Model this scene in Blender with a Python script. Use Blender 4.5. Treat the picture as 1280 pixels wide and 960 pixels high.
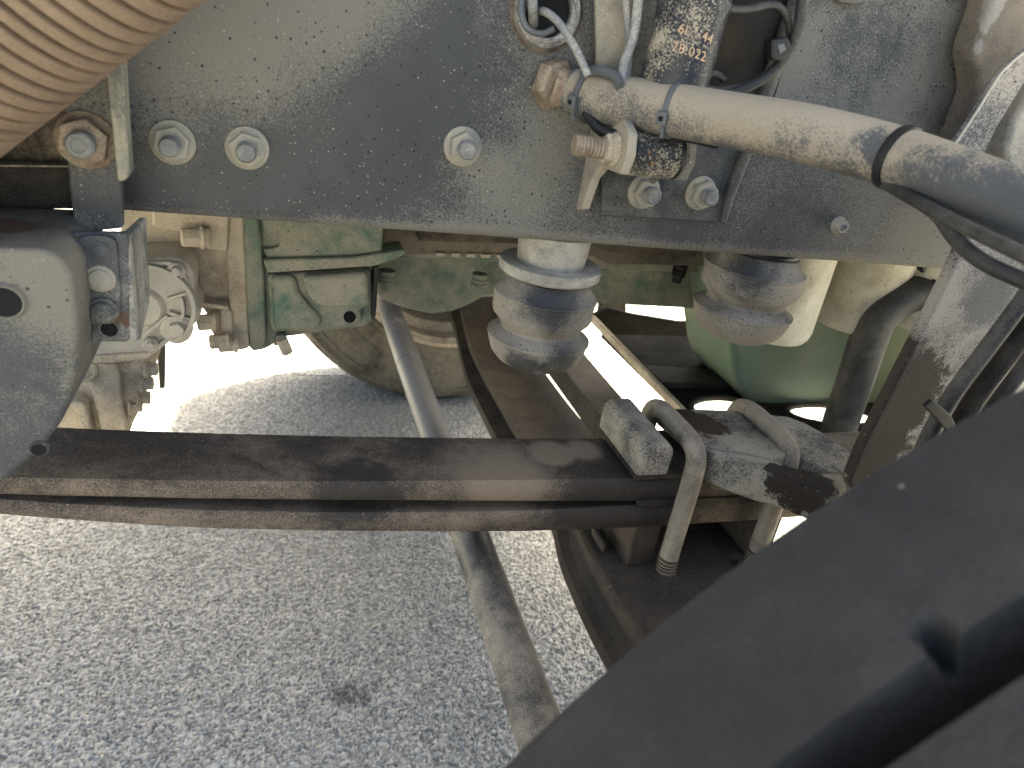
import bpy, bmesh, math, random
import numpy as np
from mathutils import Vector, Matrix, Quaternion, noise as mn
random.seed(7); np.random.seed(7)
SC = bpy.context.scene; COL = SC.collection
for o in list(bpy.data.objects): bpy.data.objects.remove(o)

# ------------------------------------------------------------------ camera
CAMZ = 1.03; F = 900.0
Yc = Vector((-290, 480, 900)).normalized()                 # across the truck, seen from the camera
Xc = Vector((2769, -15, 900)); Xc = (Xc - Yc*Xc.dot(Yc)).normalized()   # along the frame
Zc = Vector((0.144, 0.892, -0.429)); Zc = (Zc - Yc*Zc.dot(Yc) - Xc*Zc.dot(Xc)).normalized()
right = Vector((Xc.x, Yc.x, Zc.x)); up = Vector((Xc.y, Yc.y, Zc.y)); fwd = Vector((Xc.z, Yc.z, Zc.z))
cd = bpy.data.cameras.new('camera'); cam = bpy.data.objects.new('camera', cd); COL.objects.link(cam)
M = Matrix((right, up, -fwd)).transposed().to_4x4(); M.translation = (0, 0, CAMZ)
cam.matrix_world = M
cd.sensor_width = 36; cd.lens = F/1280*36; cd.clip_start = .01; cd.clip_end = 500
cd.dof.use_dof = True; cd.dof.focus_distance = .74; cd.dof.aperture_fstop = 8.0
SC.camera = cam
SC.render.resolution_x = 1024; SC.render.resolution_y = 768

# ------------------------------------------------------------------ light
W_ = bpy.data.worlds.new('World'); SC.world = W_; W_.use_nodes = True
nt = W_.node_tree; bg = nt.nodes['Background']
sky = nt.nodes.new('ShaderNodeTexSky'); sky.sky_type = 'NISHITA'; sky.sun_disc = False
SUN_EL, SUN_AZ = math.radians(58), math.radians(42)        # azimuth from +Y towards +X
sky.sun_elevation = SUN_EL; sky.sun_rotation = SUN_AZ; sky.dust_density = 6.0; sky.air_density = .6; sky.ozone_density = 1.2
nt.links.new(sky.outputs[0], bg.inputs[0]); bg.inputs[1].default_value = .11
sd = bpy.data.lights.new('sun', 'SUN'); sd.energy = 5.0; sd.angle = math.radians(4); sd.color = (1, .95, .87)
sun = bpy.data.objects.new('sun', sd); COL.objects.link(sun)
sv = Vector((math.sin(SUN_AZ)*math.cos(SUN_EL), math.cos(SUN_AZ)*math.cos(SUN_EL), math.sin(SUN_EL)))
sun.rotation_euler = sv.to_track_quat('Z', 'Y').to_euler()
SC.view_settings.view_transform = 'Standard'; SC.view_settings.look = 'None'
SC.view_settings.exposure = 3.15; SC.view_settings.gamma = 1
SC.view_settings.use_white_balance = True; SC.view_settings.white_balance_temperature = 7300; SC.view_settings.white_balance_tint = 0
SC.render.engine = 'CYCLES'
SC.cycles.max_bounces = 10; SC.cycles.diffuse_bounces = 6

# ------------------------------------------------------------------ helpers
def ray(px, py):
    d = Vector((px-640, 480-py, F))
    return Vector((d.dot(Xc), d.dot(Yc), d.dot(Zc)))
def PY(px, py, Y):
    r = ray(px, py); t = Y/r.y; return Vector((r.x*t, Y, CAMZ + r.z*t))
def PZ(px, py, Z):
    r = ray(px, py); t = (Z-CAMZ)/r.z; return Vector((r.x*t, r.y*t, Z))
def PX(px, py, X):
    r = ray(px, py); t = X/r.x; return Vector((X, r.y*t, CAMZ + r.z*t))
def PD(px, py, D):
    r = ray(px, py); t = D/F; return Vector((r.x*t, r.y*t, CAMZ + r.z*t))

BASE = {}
def tag(o, label=None, cat=None, group=None, kind=None):
    if label: o['label'] = label
    if cat: o['category'] = cat
    if group: o['group'] = group
    if kind: o['kind'] = kind
    return o
def thing(name, loc, label, cat, group=None):
    o = bpy.data.objects.new(name, None); COL.objects.link(o); o.location = loc
    o.empty_display_size = .02
    BASE[o.name] = Vector(loc)
    return tag(o, label, cat, group)
def base_of(o):
    return BASE[o.name]
def link_mesh(name, me, mat, parent=None, smooth=True, bevel=0, segs=2, auto=35, loc=None):
    """mesh given in world coordinates; origin moves to parent's base or to its own bottom centre"""
    o = bpy.data.objects.new(name, me); COL.objects.link(o)
    if parent is not None:
        b = base_of(parent); o.parent = parent
    else:
        vs = np.empty(len(me.vertices)*3, dtype=np.float32); me.vertices.foreach_get('co', vs); vs = vs.reshape(-1, 3)
        b = Vector(((vs[:,0].min()+vs[:,0].max())/2, (vs[:,1].min()+vs[:,1].max())/2, vs[:,2].min()))
        o.location = b
    me.transform(Matrix.Translation(-b))
    BASE[o.name] = b
    if mat: me.materials.append(mat)
    if smooth:
        me.shade_smooth()
        me.set_sharp_from_angle(angle=math.radians(auto))
    if bevel > 0:
        m = o.modifiers.new('bevel', 'BEVEL'); m.width = bevel; m.segments = segs; m.limit_method = 'ANGLE'
        m.angle_limit = math.radians(30); m.harden_normals = False
        for p in me.polygons: p.use_smooth = True
        if me.attributes.get('sharp_edge'): me.attributes.remove(me.attributes['sharp_edge'])
        w = o.modifiers.new('wn', 'WEIGHTED_NORMAL')
    return o
def bm_mesh(bm, name='m'):
    bmesh.ops.recalc_face_normals(bm, faces=bm.faces[:])
    me = bpy.data.meshes.new(name); bm.to_mesh(me); bm.free(); return me

def slab_bm(pts, vec, bm=None):
    """closed prism: polygon pts extruded by vec"""
    bm = bm or bmesh.new(); vec = Vector(vec)
    a = [bm.verts.new(p) for p in pts]; b = [bm.verts.new(Vector(p)+vec) for p in pts]
    n = len(pts); bm.faces.new(a); bm.faces.new(b[::-1])
    for i in range(n): bm.faces.new((a[i], a[(i+1)%n], b[(i+1)%n], b[i]))
    return bm
def slab(name, pts, vec, mat, parent=None, bevel=.002, segs=2, **k):
    return link_mesh(name, bm_mesh(slab_bm(pts, vec)), mat, parent, bevel=bevel, segs=segs, **k)
def yslab(name, px, Y, th, mat, parent=None, bevel=.002, segs=2, **k):
    """outline on the plane y = Y, body goes back by th"""
    return slab(name, [PY(x, y, Y) for x, y in px], (0, th, 0), mat, parent, bevel, segs, **k)
def zslab(name, px, Z, th, mat, parent=None, bevel=.002, segs=2, **k):
    return slab(name, [PZ(x, y, Z) for x, y in px], (0, 0, -th), mat, parent, bevel, segs, **k)
def box_bm(lo, hi, bm=None):
    (x0, y0, z0), (x1, y1, z1) = lo, hi
    return slab_bm([(x0,y0,z0),(x1,y0,z0),(x1,y1,z0),(x0,y1,z0)], (0,0,z1-z0), bm)
def box(name, lo, hi, mat, parent=None, bevel=.002, **k):
    return link_mesh(name, bm_mesh(box_bm(lo, hi)), mat, parent, bevel=bevel, **k)

def catmull(P, n):
    P = [np.array(p, float) for p in P]
    if len(P) == 2: return [P[0] + (P[1]-P[0])*i/n for i in range(n+1)]
    Q = [2*P[0]-P[1]] + P + [2*P[-1]-P[-2]]; out = []
    for i in range(1, len(Q)-2):
        for k in range(n):
            t = k/n; a, b, c, d = Q[i-1], Q[i], Q[i+1], Q[i+2]
            out.append(.5*((2*b)+(c-a)*t+(2*a-5*b+4*c-d)*t*t+(3*b-a-3*c+d)*t**3))
    out.append(P[-1]); return out
def tube_bm(pts, rad, seg=20, n=8, bm=None, cap=True, flat=None, prof=None):
    """sweep a circle along a smooth curve; rad number or list per control point; prof(s) scales the radius"""
    bm = bm or bmesh.new()
    if not hasattr(rad, '__len__'): rad = [rad]*len(pts)
    C = catmull([tuple(p)+(r,) for p, r in zip(pts, rad)], n)
    ps = [Vector(c[:3]) for c in C]; rs = [c[3] for c in C]
    s = 0; t0 = (ps[1]-ps[0]).normalized(); nrm = t0.orthogonal().normalized(); rings = []
    for i, p in enumerate(ps):
        t = (ps[min(i+1, len(ps)-1)] - ps[max(i-1, 0)]).normalized()
        nrm = (nrm - t*nrm.dot(t)).normalized(); bn = t.cross(nrm)
        if i: s += (p-ps[i-1]).length
        r = rs[i]*(prof(s) if prof else 1)
        rings.append([bm.verts.new(p + nrm*math.cos(2*math.pi*k/seg)*r + bn*math.sin(2*math.pi*k/seg)*r) for k in range(seg)])
    for a, b in zip(rings, rings[1:]):
        for k in range(seg): bm.faces.new((a[k], a[(k+1)%seg], b[(k+1)%seg], b[k]))
    if cap: bm.faces.new(rings[0][::-1]); bm.faces.new(rings[-1])
    return bm
def tube(name, pts, rad, mat, parent=None, seg=20, n=8, prof=None, **k):
    return link_mesh(name, bm_mesh(tube_bm(pts, rad, seg, n, prof=prof)), mat, parent, **k)
def frame_q(axis):
    return Vector(axis).normalized().to_track_quat('Z', 'Y')
def lathe_bm(prof, seg=40, center=(0,0,0), axis=(0,0,1), bm=None, a0=0, a1=2*math.pi):
    """prof: (r, h) pairs; h runs along axis"""
    bm = bm or bmesh.new(); q = frame_q(axis); c = Vector(center); full = abs(a1-a0-2*math.pi) < 1e-6
    rings = []; N = seg if full else seg+1
    for r, h in prof:
        if r < 1e-6: rings.append([bm.verts.new(c + q @ Vector((0, 0, h)))]); continue
        rings.append([bm.verts.new(c + q @ Vector((r*math.cos(a0+(a1-a0)*k/seg), r*math.sin(a0+(a1-a0)*k/seg), h))) for k in range(N)])
    for a, b in zip(rings, rings[1:]):
        for k in range(seg):
            k2 = (k+1) % N
            if len(a) == 1 and len(b) == 1: continue
            if len(a) == 1: bm.faces.new((a[0], b[k2], b[k]))
            elif len(b) == 1: bm.faces.new((a[k], a[k2], b[0]))
            else: bm.faces.new((a[k], a[k2], b[k2], b[k]))
    return bm
def lathe(name, prof, mat, center, axis, parent=None, seg=40, **k):
    return link_mesh(name, bm_mesh(lathe_bm(prof, seg, center, axis)), mat, parent, **k)
def grid_cols(name, V, Fc, mat, parent=None, **k):
    me = bpy.data.meshes.new(name); me.from_pydata(V, [], Fc); me.update(); return link_mesh(name, me, mat, parent, **k)

# ------------------------------------------------------------------ materials
class NB:
    def __init__(s, m): s.t = m.node_tree; s.n = s.t.nodes; s.l = s.t.links
    def node(s, ty, **kw):
        n = s.n.new(ty)
        for k, v in kw.items():
            if k == 'inp':
                for a, b in v.items():
                    if hasattr(b, 'is_output') or isinstance(b, bpy.types.NodeSocket): s.l.new(b, n.inputs[a])
                    else: n.inputs[a].default_value = b
            else: setattr(n, k, v)
        return n
    def math(s, op, a, b=0.0, c=None, clamp=False):
        n = s.n.new('ShaderNodeMath'); n.operation = op; n.use_clamp = clamp
        for i, v in enumerate((a, b) if c is None else (a, b, c)):
            if isinstance(v, bpy.types.NodeSocket): s.l.new(v, n.inputs[i])
            else: n.inputs[i].default_value = v
        return n.outputs[0]
    def ss(s, v, lo, hi):
        n = s.node('ShaderNodeMapRange', interpolation_type='SMOOTHSTEP')
        s.l.new(v, n.inputs[0]); n.inputs[1].default_value = lo; n.inputs[2].default_value = hi
        return n.outputs[0]
    def mix(s, f, a, b):
        n = s.node('ShaderNodeMix', data_type='RGBA')
        for i, v in ((0, f), (6, a), (7, b)):
            if isinstance(v, bpy.types.NodeSocket): s.l.new(v, n.inputs[i])
            else: n.inputs[i].default_value = v if i == 0 else tuple(v)[:3]+(1,)
        return n.outputs[2]
    def noise(s, vec, scale, detail=4, rough=.55, dist=0):
        n = s.node('ShaderNodeTexNoise'); s.l.new(vec, n.inputs['Vector'])
        n.inputs['Scale'].default_value = scale; n.inputs['Detail'].default_value = detail
        n.inputs['Roughness'].default_value = rough; n.inputs['Distortion'].default_value = dist
        return n.outputs[0]
    def vor(s, vec, scale, feature='F1'):
        n = s.node('ShaderNodeTexVoronoi', feature=feature); s.l.new(vec, n.inputs['Vector']); n.inputs['Scale'].default_value = scale
        return n
DUST = (.34, .295, .225)
def grime(name, base, dust=DUST, amt=.4, soft=.22, big=9, grain=.5, rough=.55, drough=.9, metal=0, bump=.35, bdist=.0008,
          speck=0, dot=0, up=0, patches=(), paint=(), rust=0, rustc=(.16,.07,.03), streak=None, tone=.25, spec=.2, sscale=235, med=.5, zband=None):
    m = bpy.data.materials.new(name); m.use_nodes = True; b = NB(m); bs = b.n['Principled BSDF']
    geo = b.node('ShaderNodeNewGeometry'); pos = geo.outputs['Position']
    if streak:
        mp = b.node('ShaderNodeMapping'); b.l.new(pos, mp.inputs[0]); mp.inputs['Scale'].default_value = streak; vpos = mp.outputs[0]
    else: vpos = pos
    nb = b.noise(vpos, big, 6, .6, .4); nf = b.noise(pos, 560, 4, .7); nm = b.noise(pos, 70, 6, .65)
    v = b.math('ADD', nb, b.math('MULTIPLY', b.math('SUBTRACT', nf, .5), grain*1.1))
    v = b.math('ADD', v, b.math('MULTIPLY', b.math('SUBTRACT', nm, .5), med))
    if up:
        sx = b.node('ShaderNodeSeparateXYZ'); b.l.new(geo.outputs['Normal'], sx.inputs[0])
        v = b.math('ADD', v, b.math('MULTIPLY', sx.outputs[2], up))
    def field(c, r, dist=.35):
        dn = b.node('ShaderNodeVectorMath', operation='DISTANCE'); b.l.new(pos, dn.inputs[0]); dn.inputs[1].default_value = tuple(c)
        d = b.math('DIVIDE', dn.outputs['Value'], r)
        d = b.math('ADD', d, b.math('MULTIPLY', b.math('SUBTRACT', nm, .5), dist*1.6))
        return d
    for c, r, s in patches:
        f = b.math('SUBTRACT', 1.0, field(c, r), clamp=True)
        v = b.math('ADD', v, b.math('MULTIPLY', b.ss(f, 0, .7), s))
    if zband:
        sz = b.node('ShaderNodeSeparateXYZ'); b.l.new(pos, sz.inputs[0])
        v = b.math('ADD', v, b.math('MULTIPLY', b.ss(sz.outputs[2], zband[1], zband[0]), zband[2]))
    th = 1.0 - amt
    df = b.ss(v, th*.55+.22-soft, th*.55+.22+soft)
    tn = b.noise(pos, 30, 5, .6)
    vb = b.mix(b.math('MULTIPLY', tn, 1.0), [c*(1-tone) for c in base], [min(1, c*(1+tone)) for c in base])
    vd = b.mix(nf, [c*(1-tone*.9) for c in dust], [min(1, c*(1+tone*.7)) for c in dust])
    col = b.mix(df, vb, vd)
    ro = b.math('ADD', rough, b.math('MULTIPLY', df, drough-rough), clamp=True)
    if rust:
        rn = b.noise(pos, 24, 7, .7, .6)
        rf = b.ss(rn, .72-rust*.4, .80-rust*.4); col = b.mix(rf, col, b.mix(nf, [c*.6 for c in rustc], [min(1,c*1.7) for c in rustc]))
        ro = b.math('MAXIMUM', ro, b.math('MULTIPLY', rf, .85))
    for c, r, pc in paint:
        f = b.ss(field(c, r, .9), 1.06, .82)
        col = b.mix(f, col, b.mix(nf, [x*.7 for x in pc], [min(1, x*1.3) for x in pc])); ro = b.math('MAXIMUM', ro, b.math('MULTIPLY', f, .8))
    if dot:
        vo = b.vor(pos, 185); s3 = b.node('ShaderNodeSeparateColor'); b.l.new(vo.outputs['Color'], s3.inputs[0])
        k = b.math('MULTIPLY', b.math('LESS_THAN', vo.outputs['Distance'], b.math('ADD', .10, b.math('MULTIPLY', s3.outputs[2], .12))),
                   b.math('GREATER_THAN', b.math('ADD', s3.outputs[0], b.math('MULTIPLY', b.math('SUBTRACT', nb, .5), 1.5)), 1.0-dot))
        col = b.mix(b.math('MULTIPLY', k, .8), col, (.012, .013, .016))
    if speck:
        vo = b.vor(pos, sscale); s3 = b.node('ShaderNodeSeparateColor'); b.l.new(vo.outputs['Color'], s3.inputs[0])
        rad = b.math('ADD', .05, b.math('MULTIPLY', s3.outputs[1], .13))
        k = b.math('MULTIPLY', b.math('LESS_THAN', vo.outputs['Distance'], rad), b.math('GREATER_THAN', b.math('ADD', s3.outputs[0], b.math('MULTIPLY', b.math('SUBTRACT', b.noise(pos, 16, 4), .5), 1.6)), 1.0-speck*.8))
        col = b.mix(b.math('MULTIPLY', k, .85), col, b.mix(s3.outputs[2], (.13,.12,.10), (.40,.375,.32)))
    b.l.new(col, bs.inputs['Base Color']); b.l.new(ro, bs.inputs['Roughness'])
    if metal: b.l.new(b.math('MULTIPLY', b.math('SUBTRACT', 1.0, df), metal), bs.inputs['Metallic'])
    bs.inputs['Specular IOR Level'].default_value = spec if not metal else .4
    h = b.math('ADD', b.math('MULTIPLY', nf, .6), b.math('ADD', nm, b.math('MULTIPLY', df, .35)))
    bp = b.node('ShaderNodeBump'); bp.inputs['Strength'].default_value = bump; bp.inputs['Distance'].default_value = bdist
    b.l.new(h, bp.inputs['Height']); b.l.new(bp.outputs[0], bs.inputs['Normal'])
    return m
def plain(name, c, rough=.6, metal=0, spec=.3):
    m = bpy.data.materials.new(name); m.use_nodes = True; b = NB(m); bs = b.n['Principled BSDF']
    geo = b.node('ShaderNodeNewGeometry'); n = b.noise(geo.outputs['Position'], 60, 4)
    b.l.new(b.mix(n, [x*.75 for x in c], [min(1, x*1.25) for x in c]), bs.inputs['Base Color'])
    bs.inputs['Roughness'].default_value = rough; bs.inputs['Metallic'].default_value = metal; bs.inputs['Specular IOR Level'].default_value = spec; return m

ZB_ = .864
YW = .62     # outer face of the frame web
SLATE = (.050, .0515, .0535)
def P3(x, y, Y=YW): return PY(x, y, Y)
m_frame = grime('frame_paint', SLATE, amt=.40, soft=.26, big=5, speck=.55, dot=.55, rough=.42, bump=.35, grain=1.2, med=.22, dust=(.168,.158,.138), zband=(ZB_+.002, ZB_+.016, .38),
    patches=[(P3(200,40),.15,.28), (P3(340,20),.13,.26), (P3(450,-10),.08,.2), (P3(655,235),.055,.17), (P3(700,165),.05,.17), (P3(605,205),.03,.15),(P3(216,178),.030,.12),(P3(309,185),.030,.14),(P3(578,190),.030,.16),
             (P3(1180,300),.10,.35), (P3(420,190),.13,-.22), (P3(500,120),.12,-.2), (P3(860,275),.06,-.15), (P3(980,290),.08,-.15), (P3(250,245),.12,-.18),(P3(590,50),.06,-.1)])
m_edge = grime('edge_dust', SLATE, amt=.6, speck=.1)
m_brkt = grime('bracket_paint', SLATE, amt=.36, soft=.25, big=8, speck=.25, dot=.5, rough=.45, dust=(.20,.185,.155))
m_panel = grime('panel_paint', (.046,.049,.052), amt=.50, soft=.22, big=9, speck=.5, dot=.5, grain=1.3, dust=(.175,.166,.146),
    patches=[(P3(980,60,.6),.06,.3),(P3(1150,150,.6),.07,.15),(P3(1100,60,.6),.06,-.15)])
m_dark = grime('dark_dirty', (.018,.016,.014), dust=(.07,.06,.046), amt=.35, big=12, speck=.12, rough=.8, spec=.25)
m_black = plain('black_rubber', (.014,.014,.015), .45)
m_pit = grime('tray_grime', (.010,.009,.008), dust=(.028,.024,.019), amt=.45, rough=.95, spec=.08)
m_thread = grime('thread_rust', (.05,.036,.028), dust=(.16,.125,.095), amt=.4, rust=.2)
m_hole_shade = plain('painted_hole_shade', (.006,.006,.006), .9)  # near-black colour that paints the shade inside holes and slots
m_rustdirt = grime('rusty_dirt', (.055,.042,.034), dust=(.20,.165,.125), amt=.42, big=20, speck=.15, bump=.8, bdist=.002, rust=.25, rustc=(.10,.05,.03))
m_nut = grime('zinc_dusty', (.20,.20,.19), dust=(.30,.275,.22), amt=.75, big=40, rough=.4, metal=.3, bump=.4, soft=.3)
m_stud = grime('zinc_stud', (.12,.125,.13), dust=(.24,.235,.215), amt=.45, big=90, rough=.45, metal=.4, bump=.7)
m_rnut = grime('rusty_nut', (.16,.11,.075), dust=(.34,.28,.21), amt=.5, big=30, rust=.3, bump=.7, bdist=.0015)
m_hose = grime('tan_hose', (.075,.077,.08), dust=(.30,.255,.195), amt=.76, soft=.24, big=22, up=.28, med=.5, grain=1.0, bump=.3, tone=.3,
    patches=[(PD(1180,205,.45),.04,-.25),(PD(1240,225,.42),.05,-.3),(PD(1290,260,.40),.05,-.3),(PD(1095,180,.48),.018,-.5),(PD(1150,205,.45),.02,-.15),(PD(740,125,.6),.03,-.35),(PD(1000,140,.53),.02,-.25)])
m_bel = grime('tan_bellows', (.15,.104,.07), dust=(.24,.178,.126), amt=.6, soft=.35, big=14, bump=.15, tone=.12, rough=.8)
m_zip = plain('zip_tie', (.10,.105,.11), .4)
m_cable = grime('grey_cable', (.16,.165,.17), dust=(.45,.42,.36), amt=.4, rough=.5)
m_bump = grime('bump_rubber', (.036,.036,.039), dust=(.30,.265,.215), amt=.66, soft=.32, big=14, rough=.55, spec=.35, speck=.15, dot=.6, grain=.5, med=.15, bump=.3,
    patches=[(PY(690,380,.62),.04,-.28),(PY(655,455,.63),.03,-.4),(PY(700,455,.62),.03,-.3),(PY(940,335,.62),.05,-.38),(PY(870,480,.62),.03,-.2),(PY(640,395,.62),.02,-.3),(PY(660,425,.62),.03,.2)])
m_cup = grime('pale_cup', (.16,.15,.13), dust=(.42,.39,.32), amt=.62, soft=.28, big=26, rust=.27, rustc=(.12,.09,.06), bump=.6, bdist=.0012, rough=.6)
m_beige = grime('beige_casting', (.27,.22,.165), dust=(.56,.475,.355), amt=.6, big=10, bump=.5, bdist=.0012, rough=.8, tone=.2)
m_alu = grime('aluminium_casting', (.38,.355,.32), dust=(.52,.46,.37), amt=.5, big=14, bump=.6, bdist=.001, rough=.5, metal=.15)
m_green = grime('green_paint', (.060,.135,.098), dust=(.33,.295,.225), amt=.58, soft=.26, big=14, bump=.35, rough=.5, up=-.05, grain=.45, dot=.1)
m_pan = grime('green_pan', (.125,.205,.14), dust=(.26,.265,.20), amt=.46, soft=.4, big=6, bump=.15, rough=.45, speck=.06, grain=.2)
m_filter = grime('cream_filter', (.56,.53,.43), dust=(.38,.33,.24), amt=.40, soft=.25, big=16, bump=.2, rough=.5, dot=.35, up=.1)
m_spring = grime('spring_steel', (.040,.034,.030), dust=(.25,.195,.145), amt=.34, soft=.28, big=11, streak=(.6,1,1), speck=.22, rough=.68, spec=.3, bump=.7, bdist=.001, grain=.8, rust=.12, rustc=(.075,.038,.024),
    patches=[(PZ(690,568,.60),.034,.75),(PZ(730,563,.60),.03,.55),(PZ(610,585,.60),.075,.24),(PZ(640,600,.60),.06,.2),(PY(605,608,.61),.035,.12),
             (PZ(330,590,.61),.07,.14),(PY(170,612,.61),.09,.14),(PY(60,605,.61),.08,.12),(PY(580,652,.61),.03,.18),(PY(530,655,.61),.035,.08),
             (PZ(150,560,.61),.10,-.15),(PY(450,620,.61),.06,-.3),(PY(740,620,.61),.07,-.25),(PY(800,650,.61),.1,-.2)])
m_axle = grime('axle_dirt', (.036,.030,.025), dust=(.095,.075,.057), amt=.42, soft=.25, big=14, speck=.28, rough=.75, spec=.25, bump=.8, bdist=.002)
m_lever = grime('forged_lever', (.055,.057,.060), dust=(.34,.31,.255), amt=.60, soft=.16, big=16, grain=1.0, speck=.2, bump=.6, bdist=.0012,
    paint=[(PZ(880,530,.640),.032,(.055,.040,.030)),(PZ(1005,604,.635),.040,(.036,.029,.024)),(PZ(975,592,.635),.02,(.036,.029,.024)),(PZ(850,515,.640),.02,(.045,.035,.028))])
m_ubolt = grime('ubolt_dust', (.10,.085,.07), dust=(.34,.295,.235), amt=.72, soft=.25, big=24, rust=.12, rustc=(.11,.06,.035), bump=.5, bdist=.0012)
m_tie = grime('tie_rod_paint', (.034,.034,.036), dust=(.30,.26,.21), amt=.40, soft=.25, big=9, rough=.45, spec=.35, speck=.15, grain=.5, drough=.85,
    patches=[(PZ(640,780,.42),.2,.12),(PZ(600,690,.42),.06,-.25),(PZ(510,470,.42),.5,-.35)])
m_stay = grime('stay_paint', (.062,.066,.071), dust=(.35,.31,.265), amt=.50, soft=.2, big=12, grain=1.0, speck=.2, dot=.7, bump=.4,
    patches=[(PY(1160,370,.5),.05,.22),(PY(1230,380,.5),.035,-.3)],
    paint=[(PY(1120,500,.5),.062,(.045,.036,.029)),(PY(1090,560,.5),.05,(.045,.036,.029))])
m_pipe = grime('black_hose', (.020,.020,.021), dust=(.14,.13,.112), amt=.33, soft=.3, big=14, rough=.5, spec=.35)
m_tyre = grime('tread_rubber', (.020,.0212,.0235), dust=(.042,.043,.045), amt=.42, soft=.3, big=14, rough=.65, speck=.22, sscale=75, bump=.8, bdist=.0015, drough=.8)
m_far = grime('tyre_dust', (.03,.029,.027), dust=(.18,.155,.115), amt=.58, soft=.25, big=7, bump=.3, rough=.8, drough=.95)
m_rim = grime('rim_dusty', (.14,.09,.055), dust=(.52,.44,.33), amt=.62, soft=.35, big=18, rough=.7)
m_shock = grime('shock_paint', (.020,.024,.034), dust=(.36,.32,.25), amt=.22, soft=.13, big=14, grain=1.3, speck=.4, dot=.2, rough=.3,
    patches=[(PY(812,60,.55),.026,.24),(PY(800,110,.55),.022,.15)], rust=.08)
m_sleeve = grime('bushing_paint', (.022,.024,.028), dust=(.35,.30,.23), amt=.36, soft=.12, grain=1.2, big=30, rust=.25, rustc=(.24,.10,.035), rough=.35, speck=.3)
m_left = grime('hanger_paint', (.052,.0545,.058), dust=(.165,.152,.128), amt=.46, soft=.22, big=13, grain=1.2, speck=.2, bump=.35, dot=.15,
    patches=[(PY(78,350,.5),.06,.28),(PY(20,330,.5),.05,.1),(PY(20,430,.5),.06,-.18),(PY(30,550,.5),.08,-.15)],
    paint=[(PY(10,300,.55),.022,(.075,.052,.040)),(PY(-40,296,.55),.02,(.07,.05,.04))])
m_boxb = grime('box_bracket_paint', (.052,.056,.063), dust=(.20,.19,.165), amt=.34, soft=.2, big=26, grain=.9, med=.3, speck=.2, rough=.35, drough=.7,
    paint=[(PY(161,372,.54),.005,(.40,.34,.25)),(PY(163,382,.54),.004,(.36,.30,.22)),(PY(156,405,.54),.008,(.10,.065,.045))])
m_cab = grime('cab_underside', (.06,.06,.06), amt=.4)

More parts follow.
